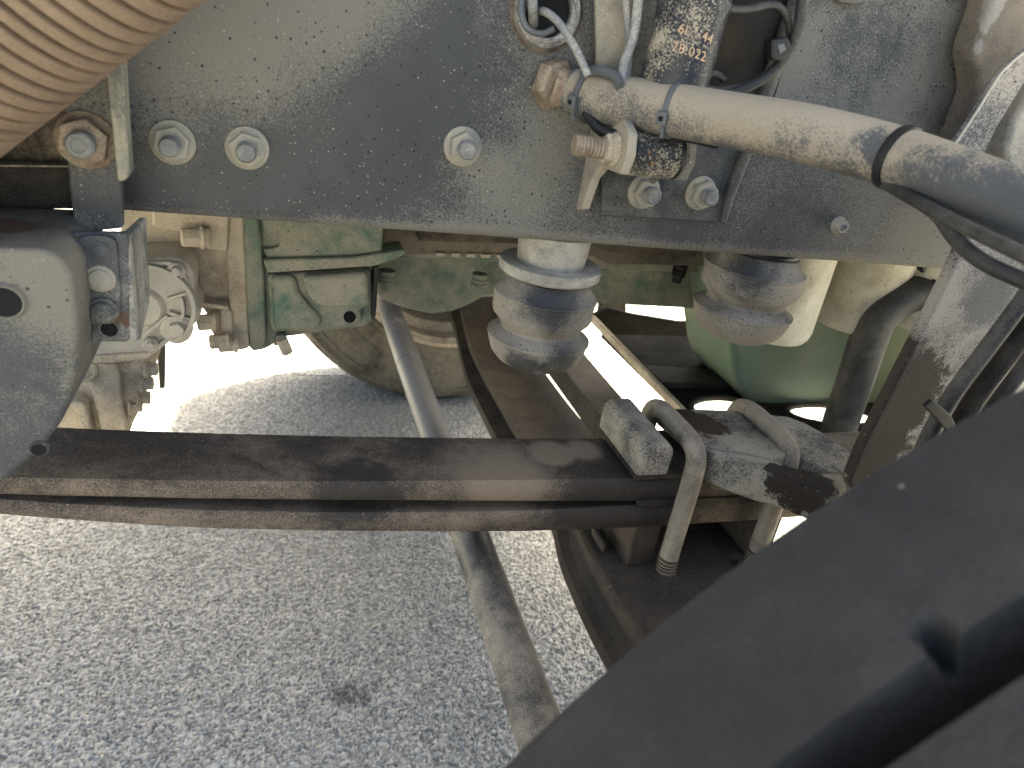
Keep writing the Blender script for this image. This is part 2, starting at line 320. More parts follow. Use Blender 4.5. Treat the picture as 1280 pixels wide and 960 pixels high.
# ------------------------------------------------------------------ ground
def build_ground():
    # asphalt sheet of coarse stones under the truck, flat sheet beyond
    def asphalt(name, attr):
        m = bpy.data.materials.new(name); m.use_nodes = True; b = NB(m); bs = b.n['Principled BSDF']
        geo = b.node('ShaderNodeNewGeometry'); pos = geo.outputs['Position']
        big = b.noise(pos, 3, 4); fine = b.noise(pos, 700, 3, .7)
        if attr:
            at = b.node('ShaderNodeAttribute'); at.attribute_name = 'stone'; tone = at.outputs['Fac']
            hgt = b.node('ShaderNodeAttribute'); hgt.attribute_name = 'gap'; gap = hgt.outputs['Fac']
        else:
            vo = b.vor(pos, 110); s3 = b.node('ShaderNodeSeparateColor'); b.l.new(vo.outputs['Color'], s3.inputs[0]); tone = s3.outputs[0]
            gap = b.ss(vo.outputs['Distance'], .35, .75)
        r = b.node('ShaderNodeValToRGB'); b.l.new(tone, r.inputs[0]); e = r.color_ramp.elements
        e[0].position = 0; e[0].color = (.31,.306,.295,1); e[1].position = 1; e[1].color = (.70,.66,.60,1)
        for p_, c_ in ((.35,(.42,.415,.395,1)), (.7,(.54,.53,.50,1)), (.9,(.62,.60,.56,1)), (.96,(.52,.45,.38,1))):
            q = e.new(p_); q.color = c_
        col = b.mix(b.math('MULTIPLY', gap, .75), r.outputs[0], (.06,.058,.055))
        col = b.mix(b.math('MULTIPLY', fine, .25), col, (.36,.35,.33))
        # oil spot
        for (cx, cy, rr, st) in ((430,870,.028,.6), (455,868,.02,.45), (950,640,.2,0)):
            if not st: continue
            c = PZ(cx, cy, 0); dn = b.node('ShaderNodeVectorMath', operation='DISTANCE'); b.l.new(pos, dn.inputs[0]); dn.inputs[1].default_value = c
            d = b.math('ADD', b.math('DIVIDE', dn.outputs['Value'], rr), b.math('MULTIPLY', b.math('SUBTRACT', b.noise(pos, 60, 4), .5), 2.0))
            col = b.mix(b.math('MULTIPLY', b.ss(d, 1.2, .3), st), col, (.02,.02,.02))
        col = b.mix(b.math('MULTIPLY', big, .2), col, (.25,.245,.23))
        b.l.new(col, bs.inputs['Base Color']); bs.inputs['Roughness'].default_value = .9; bs.inputs['Specular IOR Level'].default_value = .2
        bp = b.node('ShaderNodeBump'); bp.inputs['Strength'].default_value = .5; bp.inputs['Distance'].default_value = .001
        b.l.new(fine, bp.inputs['Height']); b.l.new(bp.outputs[0], bs.inputs['Normal'])
        return m
    S = .0024; x0, x1, y0, y1 = -.62, 1.0, .60, 2.10
    nx = int((x1-x0)/S); ny = int((y1-y0)/S)
    X, Y = np.meshgrid(x0 + np.arange(nx)*S, y0 + np.arange(ny)*S)
    c = .0060; gx = int((x1-x0)/c)+4; gy = int((y1-y0)/c)+4
    jx = (np.arange(gx)[None,:] + np.random.rand(gy,gx)*.9)*c + x0 - 2*c
    jy = (np.arange(gy)[:,None] + np.random.rand(gy,gx)*.9)*c + y0 - 2*c
    tone = np.random.rand(gy,gx); hh = np.random.rand(gy,gx)
    ix = ((X-x0)/c).astype(int)+2; iy = ((Y-y0)/c).astype(int)+2
    d1 = np.full(X.shape, 9.); d2 = np.full(X.shape, 9.); T = np.zeros(X.shape); H = np.zeros(X.shape)
    for a in (-1,0,1):
        for q in (-1,0,1):
            i = np.clip(ix+a,0,gx-1); j = np.clip(iy+q,0,gy-1)
            d = np.hypot(X-jx[j,i], Y-jy[j,i])/c
            near = d < d1
            d2 = np.where(near, d1, np.minimum(d2, d)); T = np.where(near, tone[j,i], T); H = np.where(near, hh[j,i], H); d1 = np.where(near, d, d1)
    edge = np.clip((d2-d1)/.35, 0, 1)
    Z = -.0055 + .0052*(1-(1-edge)**2)*(.30+.70*H) - .0006*d1 + .0008*np.random.rand(*X.shape)*.6
    V = np.stack([X,Y,Z],-1).reshape(-1,3)
    idx = np.arange(nx*ny).reshape(ny,nx); Q = np.stack([idx[:-1,:-1], idx[:-1,1:], idx[1:,1:], idx[1:,:-1]], -1).reshape(-1,4)
    me = bpy.data.meshes.new('asphalt'); me.vertices.add(len(V)); me.vertices.foreach_set('co', V.ravel())
    me.loops.add(Q.size); me.loops.foreach_set('vertex_index', Q.ravel().astype(np.int32))
    me.polygons.add(len(Q)); me.polygons.foreach_set('loop_start', np.arange(0, Q.size, 4, dtype=np.int32)); me.polygons.foreach_set('loop_total', np.full(len(Q), 4, dtype=np.int32))
    me.update(calc_edges=True)
    for nm, arr in (('stone', T), ('gap', 1-np.clip(edge*1.6,0,1))):
        at = me.attributes.new(nm, 'FLOAT', 'POINT'); at.data.foreach_set('value', arr.ravel().astype(np.float32))
    o = bpy.data.objects.new('asphalt', me); COL.objects.link(o); me.materials.append(asphalt('asphalt_near', True)); tag(o, kind='structure')
    for p_ in (): pass
    bm = bmesh.new()
    R = 300; xs = [-R, x0, x1-S, R]; ys = [-R, y0, y1-S, R]
    for i in range(3):
        for j in range(3):
            if i == 1 and j == 1: continue
            q = [bm.verts.new((xs[i+a], ys[j+b_], -.002)) for a, b_ in ((0,0),(1,0),(1,1),(0,1))]; bm.faces.new(q)
    bmesh.ops.remove_doubles(bm, verts=bm.verts[:], dist=1e-5)
    me = bm_mesh(bm); o = bpy.data.objects.new('ground', me); COL.objects.link(o); me.materials.append(asphalt('asphalt_far', False)); tag(o, kind='structure')
build_ground()

# ------------------------------------------------------------------ fasteners
def hex_bm(af, h, bm=None, z0=0, cham=.0012, flange=None, fh=.002):
    bm = bm or bmesh.new(); R = af/math.sqrt(3)
    def ring(r, z): return [bm.verts.new((r*math.cos(math.pi/3*k), r*math.sin(math.pi/3*k), z)) for k in range(6)]
    a = ring(R, z0); b_ = ring(R, z0+h-cham); c = ring(R*.9, z0+h)
    for p_, q in ((a,b_),(b_,c)):
        for k in range(6): bm.faces.new((p_[k], p_[(k+1)%6], q[(k+1)%6], q[k]))
    bm.faces.new(c); bm.faces.new(a[::-1])
    if flange:
        lathe_bm([(0,z0),(flange,z0),(flange*1.0,z0+fh),(flange*.80,z0+fh*2.1),(R*.9,z0+fh*2.6),(0,z0+fh*2.6)], 32, bm=bm)
    return bm
def thread_prof(r, z0, z1, pitch=.0022, depth=.0009, tip=.0015):
    p = [(0,z0)]; z = z0; k = 0
    while z < z1-tip: p.append((r-(depth if k%2 else 0), z)); z += pitch/2; k += 1
    p += [(r-.0004, z1-tip), (r*.82, z1), (0, z1)]; return p
def place_local(name, bm, mat, parent, pos, axis, spin=0, smooth=True, auto=30, bevel=0):
    me = bm_mesh(bm, name); o = bpy.data.objects.new(name, me); COL.objects.link(o); me.materials.append(mat)
    o.parent = parent; q = frame_q(axis) @ Quaternion((0,0,1), spin)
    o.rotation_mode = 'QUATERNION'; o.rotation_quaternion = q; o.location = Vector(pos) - (base_of(parent) if parent else Vector())
    BASE[o.name] = Vector(pos)
    me.shade_smooth(); me.set_sharp_from_angle(angle=math.radians(auto))
    if bevel:
        m = o.modifiers.new('bevel','BEVEL'); m.width = bevel; m.segments = 2; m.limit_method = 'ANGLE'
    return o
def child_local(name, bm, mat, part, auto=30):
    me = bm_mesh(bm, name); o = bpy.data.objects.new(name, me); COL.objects.link(o); me.materials.append(mat); o.parent = part
    me.shade_smooth(); me.set_sharp_from_angle(angle=math.radians(auto)); return o
def nut_part(parent, pos, axis, spin=0, fl=.0165, af=.0235, h=.0125, sr=.0075, sl=.024, nm=None, sm=None, label=None, name='flange_nut', thread=True):
    n = place_local(name, hex_bm(af, h, flange=fl), nm or m_nut, parent, pos, axis, spin, bevel=.0005)
    st = thread_prof(sr, h-.002, sl) if thread else [(0,h-.002),(sr,h-.002),(sr,sl-.002),(sr*.85,sl-.0003),(sr*.55,sl),(sr*.5,sl-.001),(0,sl-.001)]
    child_local('stud', lathe_bm(st, 24), sm or m_stud, n)
    if label: n['label'] = label
    return n
def copy_part(p, parent, pos, spin):
    c = p.copy(); COL.objects.link(c); c.parent = parent; c.location = Vector(pos)-base_of(parent)
    c.rotation_quaternion = p.rotation_quaternion @ Quaternion((0,0,1), spin)
    for g in list(p.children):
        d = g.copy(); COL.objects.link(d); d.parent = c
    return c

# ------------------------------------------------------------------ frame rail
ZB = .864
def rail():
    t = thing('frame_rail', (.3, YW, ZB), 'long dusty slate-grey steel frame rail with a row of flange nuts, above the leaf spring', 'frame rail')
    # C profile in the y-z plane with a rolled bottom edge and a large round lightening hole
    x0, x1 = -1.0, 1.7; prof = []; R = .012; top = 1.135
    def arc(cy, cz, r, a0, a1, n=6): return [(cy+r*math.cos(a0+(a1-a0)*k/n), cz+r*math.sin(a0+(a1-a0)*k/n)) for k in range(n+1)]
    out = [(YW+.075, top)] + arc(YW+R, top-R, R, math.pi/2, math.pi) + arc(YW+R, ZB+R, R, math.pi, 1.5*math.pi) + [(YW+.075, ZB)]
    inn = [(YW+.075, ZB+.008)] + arc(YW+R, ZB+R, R-.008, 1.5*math.pi, math.pi) + arc(YW+R, top-R, R-.008, math.pi, math.pi/2) + [(YW+.075, top-.008)]
    o = slab('web', [(x0, y, z) for y, z in out+inn], (x1-x0, 0, 0), m_frame, t, bevel=0)
    n0 = nut_part(t, PY(216,178,YW-.0005), (0,-1,0), .3)
    copy_part(n0, t, PY(309,185,YW-.0005), .5); copy_part(n0, t, PY(578,183,YW-.0005), .25)
    # small flange bolt at the right
    nut_part(t, PY(1047,281,YW-.0005), (0,-1,0), .2, fl=.0092, af=.0128, h=.010, sr=.0042, sl=.0115, name='small_flange_bolt', thread=False)
    # grommet
    g = PY(683,14,YW)
    lathe('grommet', [(.0245,-.004),(.028,.002),(.0265,.007),(.0225,.0085),(.0195,.006),(.0190,-.004)], grime('grommet_rubber', (.05,.05,.052), dust=(.4,.38,.34), amt=.5, rough=.35, up=.1), g, (0,-1,0), t, seg=48)
    lathe('cable_hole_disc', [(0,.0012),(.0195,.0012),(.0195,-.004),(0,-.004)], m_hole_shade, g, (0,-1,0), t, seg=40)  # black disc, the hole's darkness is painted
    lathe('hole_rim', [(.0285,-.002),(.031,.0012),(.029,.0022),(.026,.002)], m_rustdirt, g, (0,-1,0), t, seg=48)
    return t
RAIL = rail()
def far_rail():
    t = thing('frame_rail', (.3, 1.47, ZB), 'frame rail on the far side of the truck, hidden behind the near rail', 'frame rail')
    y = 1.47
    slab('web', [(-1.0,y,ZB),(-1.0,y+.008,ZB),(-1.0,y+.008,1.135),(-1.0,y,1.135)], (2.7,0,0), m_dark, t, bevel=.002)
    slab('flange', [(-1.0,y-.07,ZB),(-1.0,y-.001,ZB),(-1.0,y-.001,ZB+.008),(-1.0,y-.07,ZB+.008)], (2.7,0,0), m_dark, t, bevel=.002)
far_rail()

# ------------------------------------------------------------------ unseen cab above, sized to keep the sun off
def cab():
    t = thing('truck_cab', (.6, 1.04, 1.5), 'unseen dark truck cab above the frame, sized to shade the chassis', 'cab')
    box('cab_floor', (-2.6, .42, 1.62), (1.55, 2.30, 1.70), m_cab, t, bevel=.01)
    box('cab_shell', (-2.5, .47, 1.702), (1.5, 2.25, 3.0), m_cab, t, bevel=.05)
    e = thing('engine_block', (.4, 1.04, .93), 'dark engine block between the two frame rails', 'engine')
    box('block', (-.5, .76, 1.0), (1.2, 1.34, 1.45), m_dark, e, bevel=.03)
cab()

# ------------------------------------------------------------------ leaf spring
def spring():
    t = thing('leaf_spring', (.51, .655, .53), 'dark rusty two-leaf spring with dried mud, running the width under the rail', 'leaf spring')
    YF = .61; WD = .093; cx = .512
    def line(pts):                     # near-side edge traced up to the clamp, then mirrored about it
        L = [PY(x, y, YF) for x, y in pts]; q = [(p.x, p.z) for p in L if p.x < cx-.02]
        q = [(q[0][0]-.45, q[0][1]+.05)] + q
        return q + [(2*cx-x, z) for x, z in q[::-1]]
    t1 = line([(-60,597),(60,600),(240,603),(435,603.5),(650,602),(800,599),(860,596)])
    b1 = line([(-60,618),(60,621.5),(240,625),(435,627),(650,628),(800,628),(860,626)])
    t2 = line([(-60,622),(60,631),(240,640),(435,643),(650,641),(800,633),(860,630)])
    b2 = line([(-60,640),(60,650),(240,662),(435,666),(650,666),(800,661),(860,657)])
    for nm, a, b_ in (('upper_leaf', t1, b1), ('lower_leaf', t2, b2)):
        bm = bmesh.new(); N = 60
        def samp(L, x): return np.interp(x, [p[0] for p in L], [p[1] for p in L])
        x0 = max(a[0][0], b_[0][0]); x1 = min(a[-1][0], b_[-1][0]); c = .003; rows = []
        for i in range(N+1):
            x = x0+(x1-x0)*i/N; zt = samp(a, x); zb = samp(b_, x)
            sec = [(YF, zb+c), (YF-.0012, (zt+zb)/2), (YF, zt-c), (YF+c, zt), (YF+WD/2, zt-.0015), (YF+WD-c, zt), (YF+WD, zt-c), (YF+WD, zb+c), (YF+WD-c, zb), (YF+c, zb)]
            rows.append([bm.verts.new((x, y, z)) for y, z in sec])
        n = len(rows[0])
        for r0, r1 in zip(rows, rows[1:]):
            for k in range(n): bm.faces.new((r0[k], r0[(k+1)%n], r1[(k+1)%n], r1[k]))
        bm.faces.new(rows[0]); bm.faces.new(rows[-1][::-1])
        o = link_mesh(nm, bm_mesh(bm), m_spring, t, auto=40)
    box('liner_plate', (.385, .606, .6015), (.635, .708, .6075), m_axle, t, bevel=.0015)
    box('leaf_spacer', (.40, .6065, .5635), (.625, .706, .571), m_axle, t, bevel=.001)
spring()

# ------------------------------------------------------------------ front axle
def axle():
    t = thing('front_axle', (.51, 1.04, .24), 'dark dirt-caked forged axle beam crossing under the leaf spring to the far wheel', 'axle')
    st = [(.26,.42,.60,.45,.13,.4),(.38,.395,.625,.465,.11,.44),(.50,.378,.640,.470,.098,.46),(.60,.372,.645,.470,.094,.46),(.72,.378,.640,.470,.094,.46),
          (.80,.395,.632,.462,.092,.40),(.90,.42,.622,.428,.092,.22),(1.0,.44,.615,.380,.10,.14),(1.12,.45,.610,.345,.105,.12),(1.3,.452,.606,.335,.105,.12),
          (1.5,.452,.605,.335,.105,.12),(1.62,.452,.603,.35,.105,.12),(1.75,.45,.60,.41,.11,.2),(1.9,.44,.62,.47,.12,.4)]
    P = catmull(st, 5); bm = bmesh.new(); rows = []
    for Y, xl, xr, zt, h, w in P:
        f = .020; xm = (xl+xr)/2; hw = (xr-xl)*w; zb = zt-h
        s = [(xl,zt-.004),(xl+.005,zt),(xr-.005,zt),(xr,zt-.004),(xr,zt-f),(xm+hw,zt-f-.010),(xm+hw,zb+f+.010),(xr,zb+f),(xr,zb),(xl,zb),(xl,zb+f),(xm-hw,zb+f+.010),(xm-hw,zt-f-.010),(xl,zt-f)]
        rows.append([bm.verts.new((x, Y, z)) for x, z in s])
    n = len(rows[0])
    for a, b_ in zip(rows, rows[1:]):
        for k in range(n): bm.faces.new((a[k], a[(k+1)%n], b_[(k+1)%n], b_[k]))
    bm.faces.new(rows[0]); bm.faces.new(rows[-1][::-1])
    link_mesh('beam', bm_mesh(bm), m_axle, t, auto=40)
    for x0 in (.408, .583):
        box('spacer_block', (x0, .612, .468), (x0+.036, .70, .5315), m_axle, t, bevel=.004)
    slab('pad_rim', [PZ(738,668,.4725),PZ(745,664,.4725),PZ(760,690,.4725),PZ(753,694,.4725)], (0,0,.012), m_axle, t, bevel=.003)
axle()
def cross_bar():
    t = thing('lateral_bar', (.62, 1.2, .36), 'dark flat-topped steel bar running beside the axle beam, right of the thin bright gap', 'steel bar')
    box('bar', (.568, .80, .375), (.652, 1.85, .425), m_axle, t, bevel=.006)
cross_bar()

def ubolt(px, label):
    X = PY(*px, .60).x; Yn, Yf = .594, .715; zt = .647; zb = .462; r = .0116
    t = thing('u_bolt', (X, .66, zb), label, 'u-bolt', 'u-bolts clamping the leaf spring')
    R = .022
    pts = [(X, Yn, zb), (X, Yn, .52), (X, Yn, zt-R-.015), (X, Yn+.004, zt-R*.55), (X, Yn+R*.75, zt-.003), (X, Yn+R*1.6, zt), (X, (Yn+Yf)/2, zt), (X, Yf-R*1.6, zt), (X, Yf-R*.75, zt-.003), (X, Yf-.004, zt-R*.55), (X, Yf, zt-R-.015), (X, Yf, .52), (X, Yf, zb)]
    tube('bar', pts, r, m_ubolt, t, seg=24, n=6)
    for y in (Yn, Yf):
        place_local('thread', lathe_bm(thread_prof(r+.0016, 0, .032, pitch=.0048, depth=.0026), 28), m_thread, t, (X, y, zb+.004), (0,0,1))
        place_local('dirt_collar', lathe_bm([(r+.001,.0),(r+.0065,.0),(r+.005,.003),(r+.002,.005),(r+.0005,.004)], 24), m_axle, t, (X, y, .4695), (0,0,1))
ubolt((868,575), 'dusty u-bolt nearer the left, its threaded foot clear in front of the spring')
ubolt((984,572), 'dusty u-bolt further right, its leg passing behind the forged lever arm')

def lever():
    t = thing('forged_lever_bracket', (.55, .65, .6), 'grey and mud-brown forged clamp plate with forked arms under the u-bolts', 'clamp bracket')
    Z = .640
    zslab('plate', [(824,509),(897,511),(934,513),(962,532),(990,566),(965,574),(948,569),(940,566),(878,556)], Z, .024, m_lever, t, bevel=.004)
    zslab('fork_arm', [(877,557),(938,567),(965,573),(993,583),(1024,589),(1052,590),(1066,600),(1040,622),(1018,612),(985,599),(958,592),(922,580),(888,567)], Z-.002, .040, m_lever, t, bevel=.007, segs=3)
    zslab('fork_arm', [(934,513),(962,517),(985,519),(1008,528),(1030,540),(1055,557),(1076,573),(1068,585),(1052,592),(1032,589),(1012,578),(990,564),(960,530)], Z-.005, .030, m_lever, t, bevel=.006, segs=3)
    tube('swivel_stub', [PZ(1040,600,.62), PZ(1062,592,.62), PZ(1075,585,.62)], [.017,.019,.020], m_lever, t, seg=20, n=4)
    slab('end_block', [(.384,.603,.608),(.425,.603,.608),(.426,.603,.640),(.418,.603,.650),(.392,.603,.650),(.384,.603,.641)], (0,.114,0), m_lever, t, bevel=.0045, segs=3)
lever()

# ------------------------------------------------------------------ bump stops
def bump_stop(px, Y, s, label, cup):
    c = PY(*px, Y); zt = ZB-.001
    t = thing('bump_stop', (c.x, Y, c.z-.045), label, 'bump stop', 'rubber bump stops under the rail')
    ax = (0,0,-1)
    h0 = zt - c.z     # distance from rail to the belt between both bulges
    p = [(0,-.052),(.034,-.052),(.040,-.050),(.0445,-.042),(.0500,-.0352),(.0516,-.0345),(.0516,-.0325),(.0505,-.0315),(.0505,-.0150),(.0495,-.0115),(.0425,-.0040),(.0392,0),(.0405,.003),(.0500,.0092),(.0522,.0104),(.0522,.0122),(.0508,.0135),(.0500,.0190),(.0465,.0290),(.0400,.0365),(.0300,.0420),(.0160,.0450),(0,.0455)]
    p = [(a_*s, h0+b_*s) for a_, b_ in p]
    lathe('rubber_body', p, m_bump, (c.x, Y, zt), ax, t, seg=72, auto=28)
    if cup:
        g = h0-.052*s
        lathe('mounting_cup', [(0,0),(.0375,0),(.0370,.004),(.0355,.022),(.0345,g-.012),(.0345,g-.003),(0,g-.003)], m_cup, (c.x, Y, zt), ax, t, seg=64)
        lathe('mounting_flange', [(0,g-.013),(.050,g-.0145),(.0520,g-.0135),(.0525,g-.011),(.0520,g-.004),(.048,g-.001),(0,g-.001)], m_cup, (c.x, Y, zt), ax, t, seg=72)
    else:
        lathe('mounting_plate', [(0,0),(.044,0),(.044,h0-.052*s-.0005),(0,h0-.052*s-.0005)], m_black, (c.x, Y, zt), ax, t, seg=48)
bump_stop((675,405), .668, 1.05, 'rubber bump stop below a pale flanged cup, left of the pair', True)
bump_stop((932,372), .672, 1.09, 'rubber bump stop fixed straight under the rail, in front of the cream filter', False)

# ------------------------------------------------------------------ tie rod
def tie_rod():
    t = thing('tie_rod', (.257, 1.0, .375), 'long round steel tie rod slanting from the gearbox area under the spring', 'tie rod')
    tube('tube', [(.257,.05,.40),(.257,.8,.40),(.257,1.74,.40)], .0262, m_tie, t, seg=36, n=6)
    lathe('weld_ring', [(.0262,-.002),(.0270,0),(.0262,.002)], m_tie, (.257,1.33,.40), (0,1,0), t)
    lathe('end_socket', [(0,0),(.030,0),(.033,.01),(.033,.07),(.028,.08),(0,.08)], m_beige, (.257,1.68,.40), (0,1,0), t)
    return t
tie_rod()

# ------------------------------------------------------------------ tyres
def near_tyre():
    t = thing('road_wheel', (.5, .02, 0), 'large black truck tyre tread with a deep groove, filling the lower right corner', 'wheel')
    R = .515; zc = .5; cx = .517
    th = np.radians(np.linspace(0, 360, 1081)[:-1]); ys = np.concatenate([np.linspace(-.13,.062,34), np.linspace(.064,.126,42), np.linspace(.129,.176,14)])
    V = []; nth = len(th)
    def depth(a, y):
        g = 0
        for gy, w in ((.1005,.0085),(.0,.007),(-.09,.008)):
            g = max(g, np.clip((w - abs(y-gy))/.0025, 0, 1)*.038)
        k = ((np.degrees(a)-49.6+.6) % 18)-.6                        # short sipes cut into the groove edge
        if abs(k) < .5 and .100 < y < .119: g = max(g, .020*np.clip((.5-abs(k))/.2, 0, 1)*np.clip((.119-y)/.005,0,1))
        return g
    for y in ys:
        crown = -.004*((y-.02)/.155)**2*2
        for a in th:
            V.append((cx-math.cos(a)*(R+crown-depth(a,y)), y, zc+math.sin(a)*(R+crown-depth(a,y))))
    prof = [(.494,.1775),(.488,.183),(.478,.186),(.45,.192),(.40,.198),(.35,.196),(.31,.186),(.295,.178),(.285,.17),(.285,-.125),(.295,-.135),(.40,-.155),(.478,-.145),(.49,-.138)]
    for r, y in prof:
        for a in th: V.append((cx-math.cos(a)*(r+.015), y, zc+math.sin(a)*r))
    nr = len(ys)+len(prof); Fc = []
    for i in range(nr):
        j = (i+1) % nr
        for k in range(nth):
            k2 = (k+1) % nth; Fc.append((i*nth+k, i*nth+k2, j*nth+k2, j*nth+k))
    me = bpy.data.meshes.new('tread'); me.from_pydata(V, [], Fc); me.update()
    link_mesh('tyre_body', me, m_tyre, t, auto=60)
    lathe('wheel_disc', [(0,-.03),(.09,-.03),(.12,.0),(.2,.03),(.286,.05),(.286,.06),(.2,.04),(.12,.012),(0,-.01)], m_rim, (cx,.02,zc), (0,1,0), t, seg=64)
near_tyre()
def far_tyre():
    cx, yi, cz = .47, 1.90, .5
    t = thing('road_wheel', (cx, yi+.15, 0), 'dusty brown inner sidewall of the far wheel standing on the asphalt behind the tie rod', 'wheel')
    p = [(.305,-.005),(.312,.0),(.325,.004),(.333,.0),(.345,.006),(.366,.0165),(.369,.0110),(.40,.014),(.43,.010),(.446,.004),(.4475,.0075),(.456,.0045),(.4575,-.0005),(.466,.001),(.4675,-.005),(.474,-.003),(.484,-.012),(.490,-.022),(.497,-.03),(.500,-.05)]
    for k in range(4):
        y = -.09-.055*k; p += [(.5,y+.006),(.487,y),(.487,y-.008),(.5,y-.014)]
    p += [(.497,-.29),(.47,-.31),(.40,-.32),(.31,-.30)]
    lathe('tyre_body', [(r, h) for r, h in p], m_far, (cx, yi, cz), (0,-1,0), t, seg=128, auto=25)
    lathe('rim', [(.30,.0),(.308,.006),(.306,.010),(.297,.008),(.285,-.01),(.282,-.05),(.262,-.075),(.255,-.12),(.248,-.2),(.10,-.23),(.0,-.23)], m_rim, (cx, yi, cz), (0,-1,0), t, seg=96, auto=25)
    lathe('brake_drum', [(.0,.0),(.14,.0),(.20,-.01),(.208,-.03),(.208,-.18)], m_dark, (cx, yi-.02, cz), (0,-1,0), t, seg=48)
    # raised moulded numbers on the sidewall
    cu = bpy.data.curves.new('moulded_code', 'FONT'); cu.body = '1797/15'; cu.size = .030; cu.extrude = .0012; cu.align_x = 'CENTER'
    tmp = bpy.data.objects.new('tmp', cu); COL.objects.link(tmp); dg = bpy.context.evaluated_depsgraph_get(); me = bpy.data.meshes.new_from_object(tmp.evaluated_get(dg)); bpy.data.objects.remove(tmp)
    a0 = math.radians(-82); rr = .418
    for v in me.vertices:
        a = a0 + v.co.x/rr; r = rr - v.co.y
        r = rr - .0 - v.co.y*-1 if False else rr - v.co.y
        v.co = Vector((cx + math.cos(a)*r, yi-.0118-v.co.z, cz + math.sin(a)*r))
    link_mesh('moulded_number', me, m_far, t, smooth=False)
far_tyre()

# ------------------------------------------------------------------ spring hanger and bracket on the left
def left_side():
    t = thing('spring_hanger', (-.3, .5, .6), 'big rounded grey cast hanger at the left edge, over the spring end', 'spring hanger')
    yslab('casting', [(-120,308),(56,312),(78,324),(89,344),(94,378),(97,410),(97,465),(88,500),(75,530),(52,562),(24,588),(-10,612),(-120,660)], .50, .105, m_left, t, bevel=.0045, segs=3)
    for (x, y, rr) in ((6,377,.0105),(49,561,.0052)):
        c = PY(x, y, .4985)
        lathe('hole', [(0,.0018),(rr*.93,.0018),(rr*.93,-.004),(0,-.004)], m_hole_shade, c, (0,-1,0), t, seg=32)  # proud black disc standing for the shade in a hole
        lathe('hole_lip', [(rr*.93,-.003),(rr*.95,.0016),(rr*1.05,.0018),(rr*1.22,-.0022)], m_left, c, (0,-1,0), t, seg=32)

    b = thing('box_bracket', (-.2, .55, .68), 'blue-black folded box bracket with two rivet heads, hanging below the left upright', 'bracket')
    o = slab('front_plate', [PY(x,y,.545) for x,y in [(84,293),(100,290),(158,291),(161,300),(163,423),(158,428),(104,428),(98,420)]], (0,.006,0), m_boxb, b, bevel=.0015)
    A = PY(160,292,.545); B = PY(162,427,.545)
    X = A.x
    C1 = PX(187,272,X+.002); C2 = PX(191,378,X+.002); C3 = PX(180,425,X+.002)
    slab('side_plate', [(X,.5455,A.z-.002),(X,C1.y,C1.z),(X,C2.y,C2.z),(X,C3.y,C3.z),(X,.5455,B.z)], (-.006,0,0), grime('scraped_side', (.055,.06,.068), dust=(.33,.31,.27), amt=.52, soft=.14, big=70, streak=(1,.8,.12), speck=.3, rough=.4), b, bevel=.0015)
    slab('side_plate', [(X-.068,.5455,A.z-.002),(X-.068,.566,A.z-.002),(X-.068,.566,B.z),(X-.068,.5455,B.z)], (.006,0,0), m_boxb, b, bevel=.0015)
    slab('lower_web', [(X-.066,.552,B.z+.001),(X-.006,.552,B.z+.001),(X-.006,.60,B.z+.001),(X-.066,.60,B.z+.001)], (0,0,.005), m_boxb, b, bevel=.001)
    yslab('riveted_plate', [(84,310),(92,306),(99,297),(108,294),(132,295),(142,299),(146,307),(149,345),(151,395),(148,402),(138,404),(96,405)], .5415, .0034, m_boxb, b, bevel=.001)
    for (x, y, rr, hh, mm, lb) in ((126,348,.0088,.005,m_nut,None),(130,388,.0090,.006,m_boxb,None),(125,314,.0058,.0012,m_boxb,None)):
        lathe('rivet_head', [(0,hh),(rr*.55,hh),(rr*.8,hh*.85),(rr*.86,hh*.4),(rr*1.08,hh*.35),(rr*1.12,0),(0,0)], mm, PY(x,y,.541), (0,-1,0), b, seg=28)
    lathe('bolt_hole_disc', [(0,.001),(.0056,.001),(.0056,-.002),(0,-.002)], m_hole_shade, PY(137,411,.5445), (0,-1,0), b, seg=28)  # black disc in place of a bored hole, shade painted
    lathe('hole_ring', [(.0056,-.002),(.0058,.0014),(.0072,.0016),(.0078,-.001)], m_boxb, PY(137,411,.5445), (0,-1,0), b, seg=28)

    u = thing('upright_bar', (-.25, .57, .85), 'flat grey upright bar at the left with one big rusty nut', 'upright bar')
    yslab('flat_bar', [(76,60),(136,60),(150,200),(153,286),(93,292),(86,230),(80,150)], .578, .012, m_frame, u, bevel=.002)
    yslab('angle_strip', [(129,60),(153,60),(158,150),(163,217),(157,226),(147,227),(143,190)], .560, .016, m_brkt if False else grime('strip_paint', (.10,.105,.10), amt=.55, dust=(.27,.25,.19), streak=(1,1,.2), big=60, speck=.1), u, bevel=.0015)
    nut_part(u, PY(108,175,.578), (0,-1,0), .35, fl=.0195, af=.0285, h=.013, sr=.0088, sl=.024, nm=m_rnut, sm=m_stud, label='large rusty nut', thread=False)

    h = thing('cross_angle', (-.4, .6, .8), 'dark horizontal steel angle at the far left behind the upright bar', 'steel angle')
    yslab('angle_face', [(-200,207),(92,209),(92,262),(-200,258)], .598, .018, m_dark, h, bevel=.002)
    yslab('angle_edge', [(-200,203.5),(90,207),(90,209.5),(-200,207)], .592, .02, m_edge, h, bevel=.0005)
    yslab('chipped_lip', [(-200,262),(-2,264),(14,262),(62,263.5),(62,266),(-2,269),(-200,268)], .597, .02, m_filter, h, bevel=.0005)
    r = thing('rusty_mount', (-.4, .61, .9), 'rough rust-brown mount behind the bellows, left of the upright bar', 'mount')
    yslab('mount_body', [(-200,60),(84,60),(84,206),(40,205),(-200,202)], .606, .012, m_rustdirt, r, bevel=.004)
